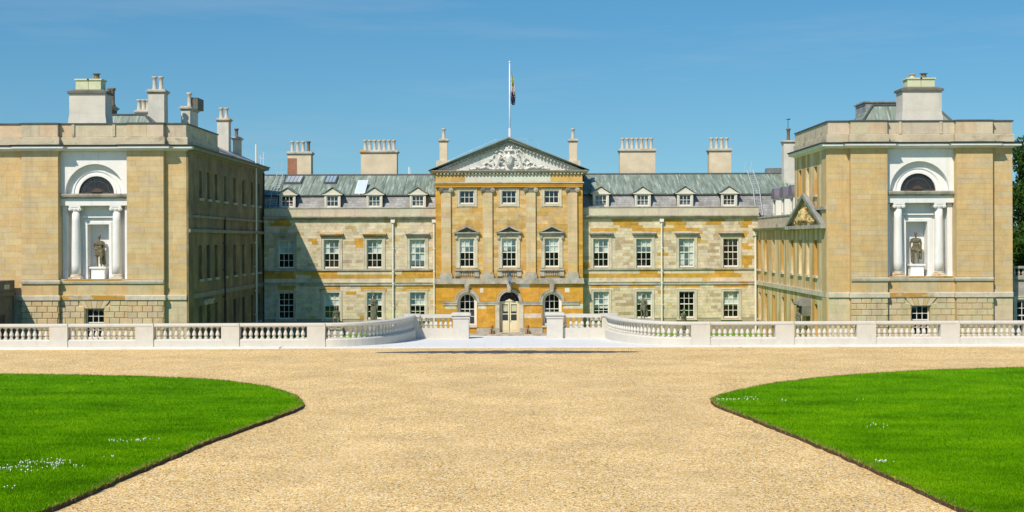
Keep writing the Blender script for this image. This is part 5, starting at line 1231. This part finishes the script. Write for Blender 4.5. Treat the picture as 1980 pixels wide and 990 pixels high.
# ================================================================ BALUSTRADE
def balu_mesh():
    b = MB(); b.box(-.085, .085, -.085, .085, 0, .05); b.box(-.085, .085, -.085, .085, .53, .575)
    b.lathe([(.075, .05), (.085, .07), (.06, .1), (.05, .115), (.075, .15), (.1, .2), (.098, .245), (.07, .33), (.042, .42), (.038, .455), (.06, .475), (.045, .49), (.065, .515), (.07, .53)], (0, 0, 0), 12)
    me = b.mesh('baluster'); me.materials.append(m_balu); return me
BAL = balu_mesh()
def arc(cx, cy, ax, ay, a0, a1, n): return [(cx + ax * math.cos(a0 + (a1 - a0) * i / n), cy + ay * math.sin(a0 + (a1 - a0) * i / n)) for i in range(n + 1)]
def balustrade(side):
    BY = 67.45
    if side == 'left':
        bt = thing('balustrade', (-9.2, BY, 0), 'pale stone balustrade curving in to the gap from the left', 'balustrade', 'forecourt balustrades')
        dies = [-9.2, -13.3, -17.4, -21.5, -25.6, -29.7]; diew = .85
        curve = arc(-9.2, 74.9, 3.6, 7.45, -PI / 2, 0, 18); xin0, xin1, p0, p1 = -5.35, -3.39, -3.42, -2.58
        straight = [(-29.6, BY), (-9.2, BY)]
        corner = (-5.6, 75.0)
    else:
        bt = thing('balustrade', (8.3, BY, 0), 'pale stone balustrade curving in to the gap from the right', 'balustrade', 'forecourt balustrades')
        dies = [9.18, 13.2, 17.1, 21.1, 25.1, 29.1]; diew = .88
        curve = arc(8.3, 74.9, 3.45, 7.45, PI, 3 * PI / 2, 18); xin0, xin1, p0, p1 = 2.4, 4.6, 1.56, 2.4
        straight = [(8.3, BY), (29.1, BY)]
        corner = (4.85, 75.0)
    path = straight[:-1] + curve if side == 'left' else curve + straight[1:]
    zp0, zp1, zr0, zr1 = -.1, .43, 1.005, 1.18
    MB().sweep(path, [(-.2, zp0), (.22, zp0), (.22, zp1 - .06), (.17, zp1), (-.17, zp1), (-.2, zp1 - .06)]).build('plinth', m_balu, bt)
    MB().sweep(path, [(-.17, zr0), (.17, zr0), (.22, zr0 + .05), (.22, zr1 - .05), (.16, zr1), (-.16, zr1), (-.22, zr1 - .05), (-.22, zr0 + .05)]).build('rail', m_balu, bt)
    for i, x in enumerate(dies):
        a, c = x - diew, x
        d_ = MB(); d_.box(a, c, BY - .245, BY + .24, zp0 + .02, zr0 + .03); d_.box(c - .03, c + .012, BY - .27, BY + .25, zp0 + .03, zr1 + .006); d_.build('die', m_balu, bt)
    ed = sorted(dies)
    for a, c in zip(ed, ed[1:]):
        s0, s1 = a + .1, c - diew - .08; n = 11
        for k in range(n): child('baluster', BAL, bt, (s0 + (s1 - s0) * (k + .5) / n + random.gauss(0, .006), BY, zp1)).rotation_euler.z = random.gauss(0, .04)
    # along the curve at even arc length
    cv = [Vector(p) for p in curve]; L_ = [0]
    for a, c in zip(cv, cv[1:]): L_.append(L_[-1] + (c - a).length)
    n = int(L_[-1] / .30)
    for k in range(n):
        s_ = (k + .5) / n * L_[-1]
        for i in range(len(cv) - 1):
            if L_[i] <= s_ <= L_[i + 1]: p = cv[i].lerp(cv[i + 1], (s_ - L_[i]) / (L_[i + 1] - L_[i])); q = child('baluster', BAL, bt, (p.x, p.y, zp1)); dv = cv[i + 1] - cv[i]; q.rotation_euler.z = math.atan2(dv.y, dv.x); break
    # corner die, inner straight length and end pier
    cx, cy = corner
    k = MB(); k.box(cx - .36, cx + .36, cy - .36, cy + .36, -.25, 1.18); k.box(cx - .42, cx + .42, cy - .42, cy + .42, 1.06, 1.2); k.build('corner_die', m_balu, bt)
    a, c = (cx + .36, p0) if side == 'left' else (p1, cx - .36)
    MB().box(a, c, 74.8, 75.2, -.25, zp1 + .02).build('inner_plinth', m_balu, bt); MB().box(a, c, 74.78, 75.22, zr0, zr1).build('inner_rail', m_balu, bt)
    for q in range(7): child('baluster', BAL, bt, (a + (c - a) * (q + .5) / 7, 75.0, zp1))
    pr = MB(); pr.box(p0, p1, 74.55, 75.45, -.25, 1.12); pr.build('pier', m_balu, bt)
    pc = MB(); pc.box(p0 - .05, p1 + .05, 74.5, 75.5, .98, 1.06); pc.box(p0 - .1, p1 + .1, 74.45, 75.55, 1.122, 1.22); pc.frus(p0 - .1, p1 + .1, 74.45, 75.55, 1.22, 1.27, .08, .08); pc.build('pier_cap', m_balu, bt)
balustrade('left'); balustrade('right')

# ---- statues in the court
for px, y0, y1, d, st_, lab, rz in ((722, 568, 618, 112, 2, 'mossy standing statue in the court before the third window of the left range', .3), (1243, 567, 616, 112, 0, 'mossy standing statue in the court before the second window of the right range', -.4),
                                  (650, 592, 634, 110, 1, 'mossy smaller statue in the court at the edge of the wing shadow', .5), (1321, 597, 638, 110, 2, 'mossy smaller statue in the court before the third window of the right range', .6)):
    h = (y1 - y0) * d / F; z = mz(y1, d, px); x = mx_(px, d)
    t = thing('court_statue', (x, d, -2.9), lab, 'statue', 'statues in the sunken court')
    b = MB(); b.box(x - .4, x + .4, d - .4, d + .4, -2.9, z - .1); b.box(x - .48, x + .48, d - .48, d + .48, z - .1, z); b.box(x - .5, x + .5, d - .5, d + .5, -2.89, -2.6); b.build('pedestal', m_grey, t)
    sculpt('figure', figure(st_), m_bronze, t, (x, d, z), .035, rotz=rz, scale=h / 1.95)

# ================================================================ TREES
def tree(x, y, z0, h, rad, label, seed, n=26000):
    rs = np.random.RandomState(seed); random.seed(seed)
    t = thing('broadleaf_tree', (x, y, z0), label, 'tree', 'trees beyond the right pavilion')
    b = MB(); b.tube((x, y, z0 - .2), (x + .2, y, z0 + h * .35), .5, .34, 10); b.tube((x + .2, y, z0 + h * .35), (x, y + .2, z0 + h * .75), .34, .1, 8)
    cl = []
    for k in range(26):
        a = rs.rand() * 2 * PI; e = rs.uniform(.15, 1.0); rr = rad * rs.uniform(.25, .78) * math.sin(min(PI, .5 + e * 2.4)) ; p = (x + rr * math.cos(a), y + rr * math.sin(a), z0 + h * (.22 + .66 * e)); cl.append((p, rad * rs.uniform(.22, .4)))
        if k < 12: b.tube((x + .1, y, z0 + h * (.2 + .4 * e)), p, .13, .04, 6)
    b.build('trunk', m_bark, t)
    c = np.array([q[0] for q in cl]); r = np.array([q[1] for q in cl]); idx = rs.randint(0, len(cl), n); v = rs.normal(size=(n, 3)); v /= np.linalg.norm(v, axis=1)[:, None]
    P = c[idx] + v * (r[idx] * rs.uniform(.45, 1.08, n) ** .6)[:, None] * np.array([1, 1, .8])
    s = rs.uniform(.09, .2, n); U = rs.normal(size=(n, 3)); U /= np.linalg.norm(U, axis=1)[:, None]; V = np.cross(U, rs.normal(size=(n, 3))); V /= np.linalg.norm(V, axis=1)[:, None]
    co = np.stack([P - U * s[:, None], P + V * s[:, None] * .55, P + U * s[:, None], P - V * s[:, None] * .55], 1).astype(np.float32)
    me = bpy.data.meshes.new('crown'); me.vertices.add(4 * n); me.vertices.foreach_set('co', (co - np.array([x, y, z0], np.float32)).ravel()); me.loops.add(4 * n); me.loops.foreach_set('vertex_index', np.arange(4 * n, dtype=np.int32))
    me.polygons.add(n); me.polygons.foreach_set('loop_start', np.arange(0, 4 * n, 4, dtype=np.int32)); me.update(calc_edges=True); me.materials.append(m_leaf)
    o = bpy.data.objects.new('crown', me); COL.objects.link(o); o.parent = t
tree(46.0, 124, -3, 18.0, 6.6, 'tall green broadleaf tree right beside the right pavilion at the frame edge', 11, 60000)
tree(43.5, 113, -3, 12.5, 4.8, 'lower bushy green tree in front of the tall one at the right edge', 12, 40000)
